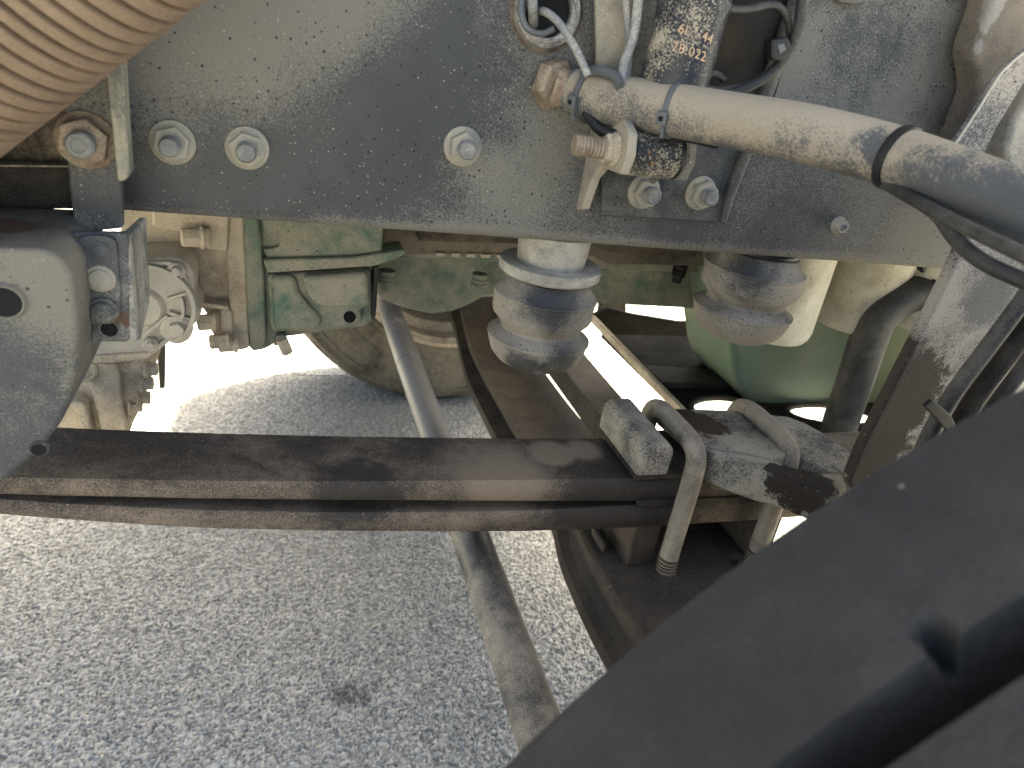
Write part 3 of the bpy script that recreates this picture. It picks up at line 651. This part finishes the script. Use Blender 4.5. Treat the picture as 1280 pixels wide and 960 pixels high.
    yslab('mount_rib', [(20,150),(32,140),(58,205),(40,205)], .602, .01, m_rustdirt, r, bevel=.003)
left_side()

# ------------------------------------------------------------------ castings below the rail
def castings():
    t = thing('gearbox_housing', (-.1, .9, .62), 'beige dust-covered cast gearbox bell housing below the rail', 'gearbox')
    Y = .86
    yslab('bell_casting', [(150,180),(306,180),(302,268),(306,330),(309,400),(311,436),(296,438),(280,434),(268,422),(262,412),(258,392),(250,384),(246,345),(236,320),(186,318),(150,300)], Y, .30, m_beige, t, bevel=.010, segs=4)
    yslab('bell_flange', [(286,262),(304,262),(308,340),(312,436),(300,439),(290,436),(286,380),(282,330)], Y-.010, .03, m_beige, t, bevel=.004, segs=3)
    yslab('step_casting', [(190,262),(286,266),(284,316),(256,312),(252,300),(244,294),(190,284)], Y-.022, .05, m_beige, t, bevel=.007, segs=3)
    yslab('rib', [(243,378),(252,378),(285,383),(285,388),(250,385),(243,386)], Y-.022, .04, m_beige, t, bevel=.0015)
    yslab('lower_lug', [(272,385),(290,388),(292,420),(276,416),(274,404)], Y-.02, .04, m_beige, t, bevel=.005)
    yslab('mounting_boss', [(242,286),(262,286),(262,310),(255,312),(243,300)], Y-.035, .02, m_beige, t, bevel=.003)
    for (x, y, s, L) in ((248,297,.011,.022),(262,402,.010,.018),(279,426,.009,.02),(290,431,.008,.02)):
        place_local('housing_bolt', hex_bm(s*1.7, L, flange=s*1.15), m_beige, t, PY(x+6,y,Y-.03), (-1,-.25,0), .2, bevel=.0004)
    # engine side, painted green
    g = thing('green_gear_case', (.1, .9, .66), 'green painted cast gear case streaked with beige dust beside the gearbox', 'gear case')
    yslab('case_casting', [(300,180),(500,180),(478,286),(478,312),(474,332),(466,342),(467,400),(460,408),(440,411),(398,417),(350,423),(345,430),(330,438),(312,439),(306,400),(302,330)], Y+.002, .30, m_green, g, bevel=.008, segs=4)
    yslab('case_rim', [(303,262),(322,262),(326,300),(330,345),(333,420),(330,438),(314,440),(309,400)], Y-.012, .03, m_green, g, bevel=.004, segs=3)
    yslab('upper_band', [(328,262),(480,262),(478,318),(440,323),(334,325),(328,311),(334,311),(348,309),(349,294),(328,292)], Y-.006, .03, m_green, g, bevel=.003, segs=3)
    yslab('lower_band', [(328,325),(440,322),(505,312),(508,318),(490,326),(470,333),(335,342)], Y-.016, .04, m_green, g, bevel=.003, segs=3)
    yslab('front_cover', [(334,344),(464,337),(466,383),(452,386),(452,407),(398,415),(340,416),(336,400)], Y-.012, .04, m_green, g, bevel=.006, segs=4)
    yslab('cover_swell', [(338,346),(370,346),(374,366),(388,384),(404,400),(398,414),(342,415)], Y-.022, .04, m_green, g, bevel=.009, segs=4)
    yslab('pump_block', [(378,347),(460,341),(462,384),(410,386),(392,380),(384,366)], Y-.026, .04, m_green, g, bevel=.007, segs=4)
    yslab('end_plate', [(468,333),(474,333),(470,395),(465,401)], Y-.018, .05, m_black, g, bevel=.001)
    lathe('drain_hole_disc', [(0,.001),(.0075,.001),(.0075,-.002),(0,-.002)], m_hole_shade, PY(437,396,Y-.0125), (0,-1,.2), g, seg=24)  # painted dark disc, not cut into the case
    yslab('bottom_lug', [(345,420),(358,419),(359,428),(355,432),(342,433)], Y-.012, .02, m_green, g, bevel=.002)
    place_local('small_bolt', hex_bm(.012,.02), m_beige, g, PY(352,424,Y-.02), (.4,0,-1), .2)

    # engine sump and its rail
    e = thing('engine_sump', (.4, 1.0, .7), 'green engine sump bowl and edge behind the left bump stop', 'sump')
    Y2 = 1.0
    yslab('sump_bowl', [(462,250),(900,255),(890,340),(874,388),(757,382),(640,372),(604,374),(586,384),(565,392),(540,395),(508,388),(486,380),(470,372)], Y2, .32, m_green, e, bevel=.012, segs=5)
    yslab('sump_flange', [(470,262),(900,270),(890,342),(760,337),(620,328),(560,323),(478,324)], Y2-.03, .05, m_green, e, bevel=.003)
    f = thing('flywheel_cover', (.4, .95, .76), 'dark dusty flanged cover tucked between the rail and the green sump', 'cover')
    yslab('cover_plate', [(478,255),(900,262),(880,333),(760,330),(742,320),(560,318),(520,318),(478,318)], Y2-.055, .05, m_dark if False else grime('cover_dirt', (.05,.045,.038), dust=(.20,.17,.13), amt=.6), f, bevel=.002)
    yslab('cover_step', [(520,262),(880,270),(870,322),(760,316),(742,308),(524,302)], Y2-.075, .03, m_rustdirt, f, bevel=.003)
    for k in range(7):
        x = 545+19*k
        yslab('tooth', [(x,316+.6*k),(x+11,316.4+.6*k),(x+11,321+.6*k),(x,320.6+.6*k)], Y2-.062, .01, m_beige, f, bevel=.0006)
    for i, (x, y) in enumerate(((484,352),(600,356),(851,345))):
        p = PY(x, y-14, Y2-.038)
        s = place_local('spring_bolt', lathe_bm([(0,0),(.011,0),(.011,.006),(.009,.007),(.011,.009),(.011,.012),(.009,.013),(.011,.015),(.011,.018),(.008,.019),(.0075,.028),(0,.028)], 24), m_dark if i == 2 else m_green, e, p, (0,0,-1))
    # oil pan and filters at the right
    p_ = thing('oil_pan', (.75, 1.0, .5), 'large smooth green oil pan hanging right of the bump stops', 'oil pan')
    yslab('pan_body', [(896,250),(1400,250),(1400,505),(1152,509),(958,510),(936,504),(924,490),(918,470)], .885, .165, m_pan, p_, bevel=.012, segs=6)
    grp = 'cream oil filters above the oil pan'
    for (x, yb, Yp, r, lb) in ((957,412,.80,.0600,'cream spin-on filter directly behind the right bump stop'),
                               (1060,402,.83,.0610,'cream spin-on filter in shade, middle one of three by the curved hose'),
                               (1136,400,.80,.0500,'cream spin-on filter seen through the bend of the black hose')):
        c = PY(x, yb, Yp); q = thing('oil_filter', (c.x, Yp, c.z), lb, 'oil filter', grp)
        lathe('canister', [(0,-.004),(r*.80,-.004),(r*.90,-.002),(r*.97,.004),(r,.012),(r,.25),(0,.25)], m_filter, (c.x, Yp, c.z), (0,0,1), q, seg=64, auto=50)
castings()

def transfer_cover():
    t = thing('aluminium_gear_cover', (-.15, .8, .6), 'ribbed bare aluminium gear cover with round recess, right of the box bracket', 'gear cover')
    Y = .80; c = PY(186,380,Y)
    yslab('cover_base', [(120,324),(222,322),(234,329),(242,342),(243,352),(241,378),(250,388),(250,400),(238,410),(214,424),(196,438),(182,448),(100,452),(90,440),(96,330)], Y, .10, m_alu, t, bevel=.004, segs=3)
    def arc_strip(name, r0, r1, a0, a1, y0, th, n=20):
        y0 -= .005; th += .005
        pts = [(c.x+math.cos(math.radians(a0+(a1-a0)*k/n))*r1, y0, c.z+math.sin(math.radians(a0+(a1-a0)*k/n))*r1) for k in range(n+1)]
        pts += [(c.x+math.cos(math.radians(a1-(a1-a0)*k/n))*r0, y0, c.z+math.sin(math.radians(a1-(a1-a0)*k/n))*r0) for k in range(n+1)]
        slab(name, pts, (0,th,0), m_alu, t, bevel=.0012)
    arc_strip('rim_rib', .0430, .0480, -60, 110, Y-.007, .010)
    arc_strip('inner_rib', .0330, .0365, -50, 20, Y-.005, .008)
    lathe('hub', [(0,.006),(.018,.006),(.022,.002),(.023,-.003),(0,-.003)], m_alu, (c.x-.006, Y, c.z-.004), (0,-1,0), t, seg=36)
    for a in (22, -55, 100, -20):
        d = Vector((math.cos(math.radians(a)), 0, math.sin(math.radians(a))))
        p0 = Vector((c.x, Y-.006, c.z)) + d*.021; p1 = Vector((c.x, Y-.006, c.z)) + d*.046; n = Vector((-d.z,0,d.x))*.0018
        slab('spoke', [p0-n, p0+n, p1+n, p1-n], (0,.009,0), m_alu, t, bevel=.0006)
    yslab('edge_rib', [(160,328),(212,327),(224,332),(232,344),(236,352),(233,353),(222,337),(208,332),(162,333)], Y-.006, .009, m_alu, t, bevel=.001)
    yslab('diagonal_rib', [(188,438),(240,398),(243,402),(192,443)], Y-.007, .009, m_alu, t, bevel=.001)
    yslab('diagonal_rib', [(178,418),(208,394),(211,397),(182,422)], Y-.006, .009, m_alu, t, bevel=.001)
    for (x, y, r) in ((221,337,.0065),(221,410,.011),(189,429,.0055)):
        lathe('boss', [(r*1.5,-.002),(r*1.45,.006),(r*1.2,.0075),(0,.0075)], m_alu, PY(x,y,Y-.001), (0,-1,0), t, seg=28)
        place_local('cover_bolt', hex_bm(r*1.35, .009), m_alu, t, PY(x,y,Y-.008), (0,-1,0), .3)
    # lower case with bolts pointing right
    q = thing('drop_case', (-.2, .82, .5), 'beige cast lower case with four bolts on its right edge, above the spring', 'gear case')
    Y = .81
    yslab('case_body', [(60,430),(170,442),(186,447),(189,462),(184,484),(176,510),(166,530),(150,575),(60,575)], Y, .16, m_beige, q, bevel=.006, segs=3)
    yslab('case_face', [(112,452),(146,456),(152,500),(164,575),(134,575),(122,520),(114,490)], Y-.012, .02, m_beige, q, bevel=.003)
    yslab('case_ridge', [(100,446),(180,441),(196,436),(198,441),(182,450),(140,455),(104,455)], Y-.014, .03, m_beige, q, bevel=.003)
    yslab('rib', [(60,500),(100,502),(108,508),(112,530),(122,575),(112,575),(100,525),(92,512),(60,509)], Y-.020, .03, m_beige, q, bevel=.003)
    lathe('oil_plug', [(.014,-.002),(.013,.004),(.011,.006),(.008,.006),(.0075,.003),(0,.003)], m_beige, PY(106,462,Y-.012), (0,-1,0), q, seg=32)
    for (x, y) in ((181,461),(176,479),(172,497),(162,507)):
        place_local('case_bolt', hex_bm(.0145, .013, flange=.0115), m_beige, q, PY(x,y,Y+.004), (1,0,.0), .5, bevel=.0004)
    m = thing('mud_flap', (-.2, 1.8, .3), 'narrow dark edge of a mud flap in the bright gap under the gearbox', 'mud flap')
    yslab('flap', [(190,380),(204,380),(207,440),(206,486),(199,486),(196,440)], 1.80, .012, m_dark, m, bevel=.002)
transfer_cover()

# ------------------------------------------------------------------ crossmember plate with oval holes
def crossmember():
    t = thing('crossmember', (.85, 1.1, .5), 'dark pierced crossmember tray below the oil pan, with a tan left lip', 'crossmember')
    Z = .55
    outer = [PZ(x, y, Z) for x, y in [(752,418),(868,532),(960,560),(1080,560),(1210,560),(1240,470),(1160,425),(758,418)]]
    # holes cut as openings in a triangulated sheet
    from mathutils.geometry import delaunay_2d_cdt
    pts = [Vector((p.x, p.y)) for p in outer]; edges = [(i,(i+1)%len(outer)) for i in range(len(outer))]; holes = []
    for (cx_, cy_, rx, ry, rot) in ((898,509,34,12,.0),(1040,519,56,12,.10)):
        n = 28; k0 = len(pts); ring = []
        for k in range(n):
            a = 2*math.pi*k/n; dx = rx*math.cos(a); dy = ry*math.sin(a)
            p = PZ(cx_+dx*math.cos(rot)-dy*math.sin(rot), cy_+dx*math.sin(rot)+dy*math.cos(rot), Z); ring.append(Vector((p.x,p.y)))
        pts += ring; edges += [(k0+k, k0+(k+1)%n) for k in range(n)]; holes.append(ring)
    vs, es, fs, *_ = delaunay_2d_cdt(pts, edges, [], 1, 1e-5)
    def inside(p, poly):
        c = False; n = len(poly)
        for i in range(n):
            a, b_ = poly[i], poly[i-1]
            if (a.y > p.y) != (b_.y > p.y) and p.x < (b_.x-a.x)*(p.y-a.y)/(b_.y-a.y)+a.x: c = not c
        return c
    bm = bmesh.new(); V = [bm.verts.new((v.x, v.y, Z)) for v in vs]
    for f in fs:
        cc = sum((vs[i] for i in f), Vector((0,0)))/len(f)
        if any(inside(cc, h) for h in holes): continue
        bm.faces.new([V[i] for i in f])
    r = bmesh.ops.extrude_face_region(bm, geom=bm.faces[:]); bmesh.ops.translate(bm, verts=[v for v in r['geom'] if isinstance(v, bmesh.types.BMVert)], vec=(0,0,-.006))
    link_mesh('tray_sheet', bm_mesh(bm), m_pit, t, auto=30)
    for h in holes:
        c = sum(h, Vector((0,0)))/len(h)
        tube('hole_rim', [(v.x, v.y, Z) for v in h]+[(h[0].x,h[0].y,Z)], .0045, m_axle, t, seg=8, n=2)
    a, b_ = PZ(742,402,Z), PZ(868,534,Z)
    slab('tan_lip', [a, b_, b_+Vector((-.009,0,0)), a+Vector((-.009,0,0))], (0,0,.014), m_beige, t, bevel=.002)  # thin strip, tan in its own colour
    yslab('rear_wall', [(742,384),(760,384),(762,410),(860,412),(860,398),(830,390),(785,386),(766,384),(745,300),(738,300)][:0] or [(742,394),(762,386),(790,393),(850,403),(900,403),(930,440),(800,440),(758,424)], 1.24, .012, m_pit, t, bevel=.001)
    yslab('upright', [(752,376),(783,378),(783,402),(766,420),(748,404)], 1.45, .02, m_dark, t, bevel=.002)
    zslab('inner_channel', [(800,455),(905,462),(925,480),(828,478)], Z+.014, .013, m_dark, t, bevel=.003)
crossmember()

# ------------------------------------------------------------------ shock absorber and its bracket
def shock():
    t = thing('shock_bracket', (.35, .61, .9), 'stamped slate bracket plate on the rail holding the shock absorber foot, two nuts', 'bracket')
    yslab('base_plate', [(752,269),(904,278),(912,250),(935,190),(962,112),(1008,-40),(752,-40)], YW-.006, .0055, m_brkt, t, bevel=.0012)
    tube('folded_edge', [PY(904,277,YW-.009),PY(914,238,YW-.009),PY(930,196,YW-.010),PY(958,112,YW-.012),PY(985,40,YW-.014),PY(1010,-40,YW-.014)], [.003,.0055,.006,.0075,.0085,.009], m_brkt, t, seg=12)
    n0 = nut_part(t, PY(804,239,YW-.0065), (0,-1,0), .1, nm=m_nut, fl=.0160)
    n1 = copy_part(n0, t, PY(875,241,YW-.0065), .35)
    zc = PY(812,192,.555).z; c = PY(812,192,.555)
    for dx, lb in ((-.031, None), (.030, None)):
        X = c.x+dx; zb = PY(757,266,YW-.01).z if dx < 0 else zc-.02
        prof = [(.6135,zb),(.600,zb+.004),(.590,zc-.030),(.575,zc-.018),(.537,zc-.016),(.531,zc),(.536,zc+.016),(.55,zc+.024),(.6135,zc+.032)]
        slab('clevis_plate', [(X, y, z) for y, z in prof], (.008 if dx < 0 else -.006,0,0), grime('clevis_dust', (.10,.10,.10), dust=(.33,.29,.23), amt=.75, rough=.7, speck=.2) if dx < 0 else m_brkt, t, bevel=.0018, segs=3)
    st = Vector((c.x-.031, .555, zc))
    n = place_local('clevis_nut', hex_bm(.021, .010, flange=.0135), m_beige, t, st, (-1,0,0), .4, bevel=.0005)
    child_local('stud', lathe_bm(thread_prof(.0085, .010, .036, pitch=.0032, depth=.0012), 24), m_rnut, n)
    # shock body
    s = thing('shock_absorber', (c.x, .555, zc), 'dark navy shock absorber with rubbed stencil digits, top centre beside the tan hose', 'shock absorber')
    top = PY(884,-60,.565); bot = PY(826,168,.558); axis = (top-bot).normalized()
    L = (top-bot).length
    lathe('tube_body', [(0,0),(.018,0),(.0262,.012),(.0272,.018),(.0272,L*.70),(.0285,L*.70+.002),(.0285,L*.76),(.0270,L*.76+.002),(.0270,L+.1),(0,L+.1)], m_shock, bot, axis, s, seg=56)
    lathe('bushing_sleeve', [(0,-.0215),(.0172,-.0215),(.0186,-.020),(.0189,0),(.0186,.020),(.0172,.0215),(0,.0215)], m_sleeve, (c.x, .555, zc), (1,0,0), s, seg=48)
    for h in (-.026, .0215):
        lathe('rubber_ring', [(0,h),(.0170,h),(.0184,h+.002),(.0170,h+.0045),(0,h+.0045)], m_black, (c.x, .555, zc), (1,0,0), s, seg=40)
    lathe('end_washer', [(0,.027),(.0185,.027),(.0185,.0295),(0,.0295)], m_stud, (c.x, .555, zc), (1,0,0), s, seg=40)
    # stencil digits on the tube
    xa = Vector((1,0,0)); xa = (xa-axis*xa.dot(axis)).normalized()
    nz = Vector((0,-1,0)); nz = (nz-axis*nz.dot(axis)-xa*nz.dot(xa)).normalized()
    m_st = grime('stencil_paint', (.50,.34,.22), dust=(.08,.07,.07), amt=.22, soft=.06, big=160, bump=.1)
    for k, (txt, hh) in enumerate((('604 44', .0), ('28.022', -.0125))):
        cu = bpy.data.curves.new('st', 'FONT'); cu.body = txt; cu.size = .0095; cu.extrude = .0001; cu.align_x = 'LEFT'; cu.space_character = 1.1
        tmp = bpy.data.objects.new('tmp', cu); COL.objects.link(tmp); dg = bpy.context.evaluated_depsgraph_get(); me = bpy.data.meshes.new_from_object(tmp.evaluated_get(dg)); bpy.data.objects.remove(tmp)
        bm = bmesh.new(); bm.from_mesh(me); bmesh.ops.triangulate(bm, faces=bm.faces[:]); bm.to_mesh(me); bm.free()
        H = ((PY(838,38,.54)-bot).dot(axis))
        for v in me.vertices:
            a = (v.co.x - .020 - .0015*k)/.0272; r = .0276+v.co.z; zz = H+hh+v.co.y - v.co.x*.10
            v.co = bot + axis*zz + (xa*math.sin(a)+nz*math.cos(a))*r
        link_mesh('stencil_digits', me, m_st, s, smooth=False)
    # beige guide plate left of the shock
    g = thing('guide_plate', (.3,.6,1.0), 'narrow sand-dusted plate left of the shock absorber', 'plate')
    yslab('plate', [(744,-40),(792,-40),(790,60),(782,125),(748,125)], .598, .006, grime('sand_plate', (.16,.15,.13), dust=(.34,.30,.23), amt=.85, speck=.2, bump=.8, bdist=.0012), g, bevel=.0015)
    # flat near-black sheet paints the recess's shade; its brown patch is dirt
    p = thing('pocket_shade', (.5,.61,1.05), 'black hollow pocket between shock absorber and folded bracket edge', 'pocket')
    yslab('shade_sheet', [(884,-40),(996,-40),(984,20),(968,70),(950,104),(928,118),(868,118),(872,60)], YW-.0085, .002, grime('pocket_shade_dirt', (.008,.008,.008), dust=(.05,.038,.026), amt=.22, soft=.3, patches=[(PY(905,50,.61),.03,.4)]), p, bevel=.0005)
    # cables
    w = thing('sensor_cable', (.5,.58,1.0), 'black cable looping through the pocket with a cable clip', 'cable')
    tube('cable', [PY(850,-12,.55),PY(880,5,.555),PY(930,12,.57),PY(968,6,.575),PY(984,24,.58),PY(986,55,.585),PY(968,84,.585),PY(935,104,.585),PY(900,112,.585),PY(880,108,.585),PY(876,98,.59),PY(893,92,.59),PY(905,100,.59)], .0030, m_pipe, w, seg=14, n=10)
    tube('cable', [PY(1004,-20,.575),PY(998,30,.575),PY(984,66,.578),PY(955,98,.58),PY(915,116,.583),PY(880,124,.585)], .0042, m_pipe, w, seg=14, n=10)
    yslab('cable_clip', [(965,50),(986,46),(992,62),(978,78),(964,74)], .565, .012, m_black, w, bevel=.002)
    yslab('clip_window', [(972,56),(980,54),(983,62),(975,68)], .5645, .004, m_zip, w, bevel=.0006)
shock()
def right_panel():
    t = thing('side_panel', (.75, .6, .9), 'wide dust-speckled steel panel on the rail at the upper right', 'panel')
    yslab('panel_sheet', [(1018,-40),(1300,-40),(1262,40),(1225,100),(1200,240),(1120,232),(950,182),(962,140)], YW-.004, .0036, m_panel, t, bevel=.001)
    yslab('top_lug', [(1046,-30),(1082,-30),(1084,2),(1072,6),(1050,4)], YW-.012, .01, m_brkt, t, bevel=.002)
    b = thing('curved_bracket', (.8,.58,1.0), 'rough brown bracket with pale worn edge at the top right corner', 'bracket')
    yslab('bracket_face', [(1252,-40),(1236,14),(1222,52),(1218,70),(1223,95),(1224,115),(1205,165),(1180,200),(1235,210),(1330,130),(1330,-40)], .575, .03, grime('brown_mud_bracket', (.10,.085,.07), dust=(.22,.185,.145), amt=.55, bump=.8, bdist=.002, paint=[(PY(1240,25,.57),.013,(.30,.28,.25)),(PY(1226,62,.57),.010,(.30,.28,.25)),(PY(1250,-5,.57),.016,(.30,.28,.25))]), b, bevel=.006, segs=4)
    s = thing('bent_strap', (.75,.52,1.0), 'grey bent flat strap with bright edge crossing the top right corner', 'strap')
    pts = [(1330,35),(1282,64),(1262,80),(1246,98),(1220,140),(1186,190),(1180,215),(1216,222),(1246,160),(1290,88),(1330,60)]
    yslab('strap_body', pts, .535, .006, m_stay, s, bevel=.0015)
    tube('bright_edge', [PY(x,y,.5345) for x, y in [(1330,36),(1282,65),(1262,81),(1246,99),(1220,141),(1188,189)]], .0011, grime('pale_edge', (.5,.47,.38), dust=(.55,.5,.4), amt=.5), s, seg=8, n=6)
    d = thing('hollow_shade', (.9,.6,.95), 'dark sheet painting the shaded hollow behind the bent strap at the right edge', 'backing')
    yslab('dark_sheet', [(1215,205),(1330,60),(1340,260),(1260,250)], .60, .01, m_dark, d, bevel=.002)  # dark sheet stands in for the shade of a hollow
    k = thing('steering_arm_end', (.9,.5,.9), 'pale rusty arm end at the right edge above the tan hose', 'arm')
    yslab('arm_body', [(1330,95),(1290,110),(1268,150),(1256,190),(1262,215),(1330,250)], .545, .03, grime('arm_paint', (.12,.12,.12), dust=(.38,.34,.28), amt=.6, rust=.25, rustc=(.22,.10,.04)), k, bevel=.006, segs=3)
    # big stay plate going down behind the near tyre
    q = thing('stay_plate', (.65,.5,.6), 'broad grey stay plate with mud-caked lower end, slanting down behind the tyre', 'stay')
    yslab('stay_sheet', [(1238,215),(1222,262),(1200,322),(1176,370),(1140,440),(1104,510),(1078,562),(1062,602),(1072,640),(1090,690),(1180,640),(1200,540),(1262,440),(1360,330),(1360,240)], .50, .014, m_stay, q, bevel=.003, segs=3)
    f = thing('fender_liner', (1.0,.75,.6), 'cream plastic liner glimpsed behind the rubber lines at the right edge', 'liner')
    yslab('liner_sheet', [(1180,400),(1420,330),(1420,560),(1150,600)], .72, .02, m_filter, f, bevel=.004)
right_panel()

# ------------------------------------------------------------------ hoses
def hoses():
    t = thing('tan_hose', (.5,.5,.9), 'thick dust-coated tan hose with rusty hex fitting, sweeping from the rail to the right edge', 'hose')
    ctl = [(722,116,.605),(760,126,.588),(800,131,.575),(900,148,.545),(1000,166,.515),(1100,191,.495),(1180,220,.46),(1275,260,.425),(1420,335,.385)]
    pts = [PD(*c) for c in ctl]
    tube('hose_body', pts, [.0190,.0195,.0198,.0198,.0200,.0200,.0200,.0200,.0200], m_hose, t, seg=40, n=14)
    P = [Vector(p[:3]) for p in catmull([tuple(p) for p in pts], 40)]
    def at(px):
        best = None
        for i, p in enumerate(P[:-1]):
            d = p - Vector((0,0,CAMZ)); x = 640+F*d.dot(right)/d.dot(fwd)
            if best is None or abs(x-px) < best[0]: best = (abs(x-px), p, (P[i+1]-p).normalized())
        return best[1], best[2]
    for px, w, rr, nm in ((843,.0042,.0205,'cable_tie'),(1122,.0062,.0209,'hose_clamp'),(738,.0052,.0206,'cable_tie')):
        p, tg = at(px)
        lathe(nm, [(rr-.002,-w/2),(rr+.0006,-w/2),(rr+.001,0),(rr+.0006,w/2),(rr-.002,w/2)], m_black if nm == 'hose_clamp' else m_zip, p, tg, t, seg=48)
        if nm == 'cable_tie':
            q = frame_q(tg); side = (up*-.55 - fwd*.75 - right*.30); side = (side - tg*side.dot(tg)).normalized()
            o = p + side*(rr+.001); u_ = tg; v_ = tg.cross(side)
            a = .0042; slab('tie_head', [o+u_*a+v_*a*1.2, o-u_*a+v_*a*1.2, o-u_*a-v_*a*1.2, o+u_*a-v_*a*1.2], side*.0045, m_zip, t, bevel=.0008)
            a = .0018; slab('tie_slot', [o+u_*a+v_*a, o-u_*a+v_*a, o-u_*a-v_*a, o+u_*a-v_*a], side*.0049, m_hole_shade, t, bevel=.0001)  # slot shade painted as a small black block
            e = o + v_*.004; slab('tie_tail', [e+u_*.0016, e-u_*.0016, e-u_*.0013+v_*.012-side*.002, e+u_*.0013+v_*.012-side*.002], side*.0012, m_zip, t, bevel=.0003)
    f0 = PY(686,103,YW-.001); f1 = pts[0] + (pts[1]-pts[0]).normalized()*.0; ax = (f1-f0).normalized()
    L = (f1-f0).length
    n = place_local('hex_fitting', hex_bm(.036, .012, cham=.002), m_rnut, t, f0, (ax+Vector((0,-1.2,0))).normalized(), .3, bevel=.0006)
    lathe('collar', [(0,.006),(.0165,.006),(.0165,.013),(.0145,.016),(.0150,L*.85),(.0175,L*.88),(.0178,L+.004),(0,L+.004)], m_rnut, f0, ax, t, seg=36)
    lathe('ferrule', [(.0165,-.004),(.0188,-.003),(.0190,.012),(.0165,.014)], m_zip, pts[0], (pts[1]-pts[0]), t, seg=40)

    c = thing('thin_cable', (.3,.6,1.0), 'thin grey cable leaving the grommet and dropping behind the hose fitting', 'cable')
    tube('cable', [PY(664,-30,.61),PY(666,10,.605),PY(667,34,.625)], .0040, m_cable, c, seg=12)
    tube('cable', [PY(671,14,.625),PY(682,15,.60),PY(698,28,.585),PY(714,52,.580),PY(726,74,.575),PY(735,95,.57)], .0031, m_cable, c, seg=14, n=10)
    tube('cable', [PY(655,-20,.61),PY(651,14,.603),PY(660,36,.60),PY(677,42,.600),PY(692,36,.60)], .0025, m_zip, c, seg=12, n=10)
    d = thing('twin_cable', (.35,.58,1.0), 'pair of light grey cables hanging beside the sand-dusted plate', 'cable')
    tube('cable', [PY(798,-30,.575),PY(797,10,.575),PY(791,48,.572),PY(780,82,.568),PY(776,115,.565)], .0040, m_cable, d, seg=14, n=10)
    tube('cable', [PY(781,-30,.583),PY(784,20,.583),PY(787,55,.580),PY(784,90,.575),PY(783,115,.57)], .0032, m_cable, d, seg=14, n=10)
    e = thing('black_loom', (.4,.55,.95), 'black cable loom strapped along the underside of the tan hose', 'cable')
    tube('loom', [PD(732,140,.59),PD(750,162,.585),PD(775,170,.58),PD(815,172,.575),PD(850,170,.57),PD(900,180,.56)], .0044, m_black, e, seg=14, n=10)
    tube('loom', [PD(728,95,.585),PD(745,88,.575),PD(768,95,.565),PD(775,108,.56)], .0040, m_zip, e, seg=14, n=10)
    h = thing('brake_line', (.8,.35,.85), 'glossy black line looping below the tan hose at the right edge', 'hose')
    tube('line', [PD(1105,228,.49),PD(1140,248,.46),PD(1190,275,.43),PD(1240,300,.40),PD(1300,330,.37),PD(1380,380,.33)], .0042, m_pipe, h, seg=18, n=10)
    tube('line', [PD(1140,246,.47),PD(1172,268,.46),PD(1196,300,.45),PD(1230,328,.43),PD(1290,356,.41),PD(1380,395,.38)], .0048, m_pipe, h, seg=18, n=10)

    b = thing('coolant_hose', (.65,.78,.6), 'bent black coolant hose curving down between the filters and the stay plate', 'hose')
    Y = .775
    tube('hose_body', [PY(1200,348,Y),PY(1162,362,Y),PY(1128,372,Y),PY(1098,396,Y),PY(1083,432,Y),PY(1068,478,Y),PY(1050,530,Y),PY(1034,580,Y)], .0262, m_pipe, b, seg=32, n=10)
    lathe('hose_clip', [(.0262,-.007),(.0285,-.006),(.0285,.006),(.0262,.007)], m_black, PY(1158,363,Y), PY(1128,372,Y)-PY(1162,362,Y), b, seg=36)
    yslab('clip_screw', [(1150,374),(1178,374),(1178,388),(1156,388)], Y-.02, .02, m_black, b, bevel=.002)
    yslab('end_cap', [(1150,330),(1230,330),(1230,364),(1160,362)], Y-.005, .04, m_black, b, bevel=.004)

    r = thing('rubber_lines', (.8,.42,.6), 'bundle of dusty black rubber lines running down the right edge beside the stay plate', 'hose')
    for k, (dx, dy, rr) in enumerate(((0,0,.0072),(24,10,.0085),(44,26,.0070))):
        tube('line', [PY(1330+dx,300+dy,.42),PY(1284+dx,368+dy,.42),PY(1238+dx,430+dy,.42),PY(1196+dx,486+dy,.42),PY(1166+dx,536+dy,.42),PY(1140+dx,590+dy,.42)], rr, m_pipe if k != 1 else m_dark, r, seg=18, n=10)
    yslab('strap', [(1156,508),(1166,500),(1190,520),(1196,535),(1186,540)], .405, .004, m_black, r, bevel=.001)

    z = thing('air_bellows', (-.3,.3,1.0), 'tan ribbed rubber air bellows across the top left corner', 'bellows')
    pts = [PD(-370,200,.415),PD(-240,118,.405),PD(-122,28,.395),PD(8,-76,.38),PD(116,-168,.365),PD(236,-284,.35)]
    R = .0765; pitch = .0100
    def prof(s):
        u = (s/pitch) % 1; return 1 - .105*max(0, 1-abs(u-.5)/.19) - .012*abs(math.cos(math.pi*u))
    tube('ribbed_body', pts, [R*1.03,R*1.02,R,R*.98,R*.97,R*.96], m_bel, z, seg=96, n=90, prof=prof, auto=60)
hoses()
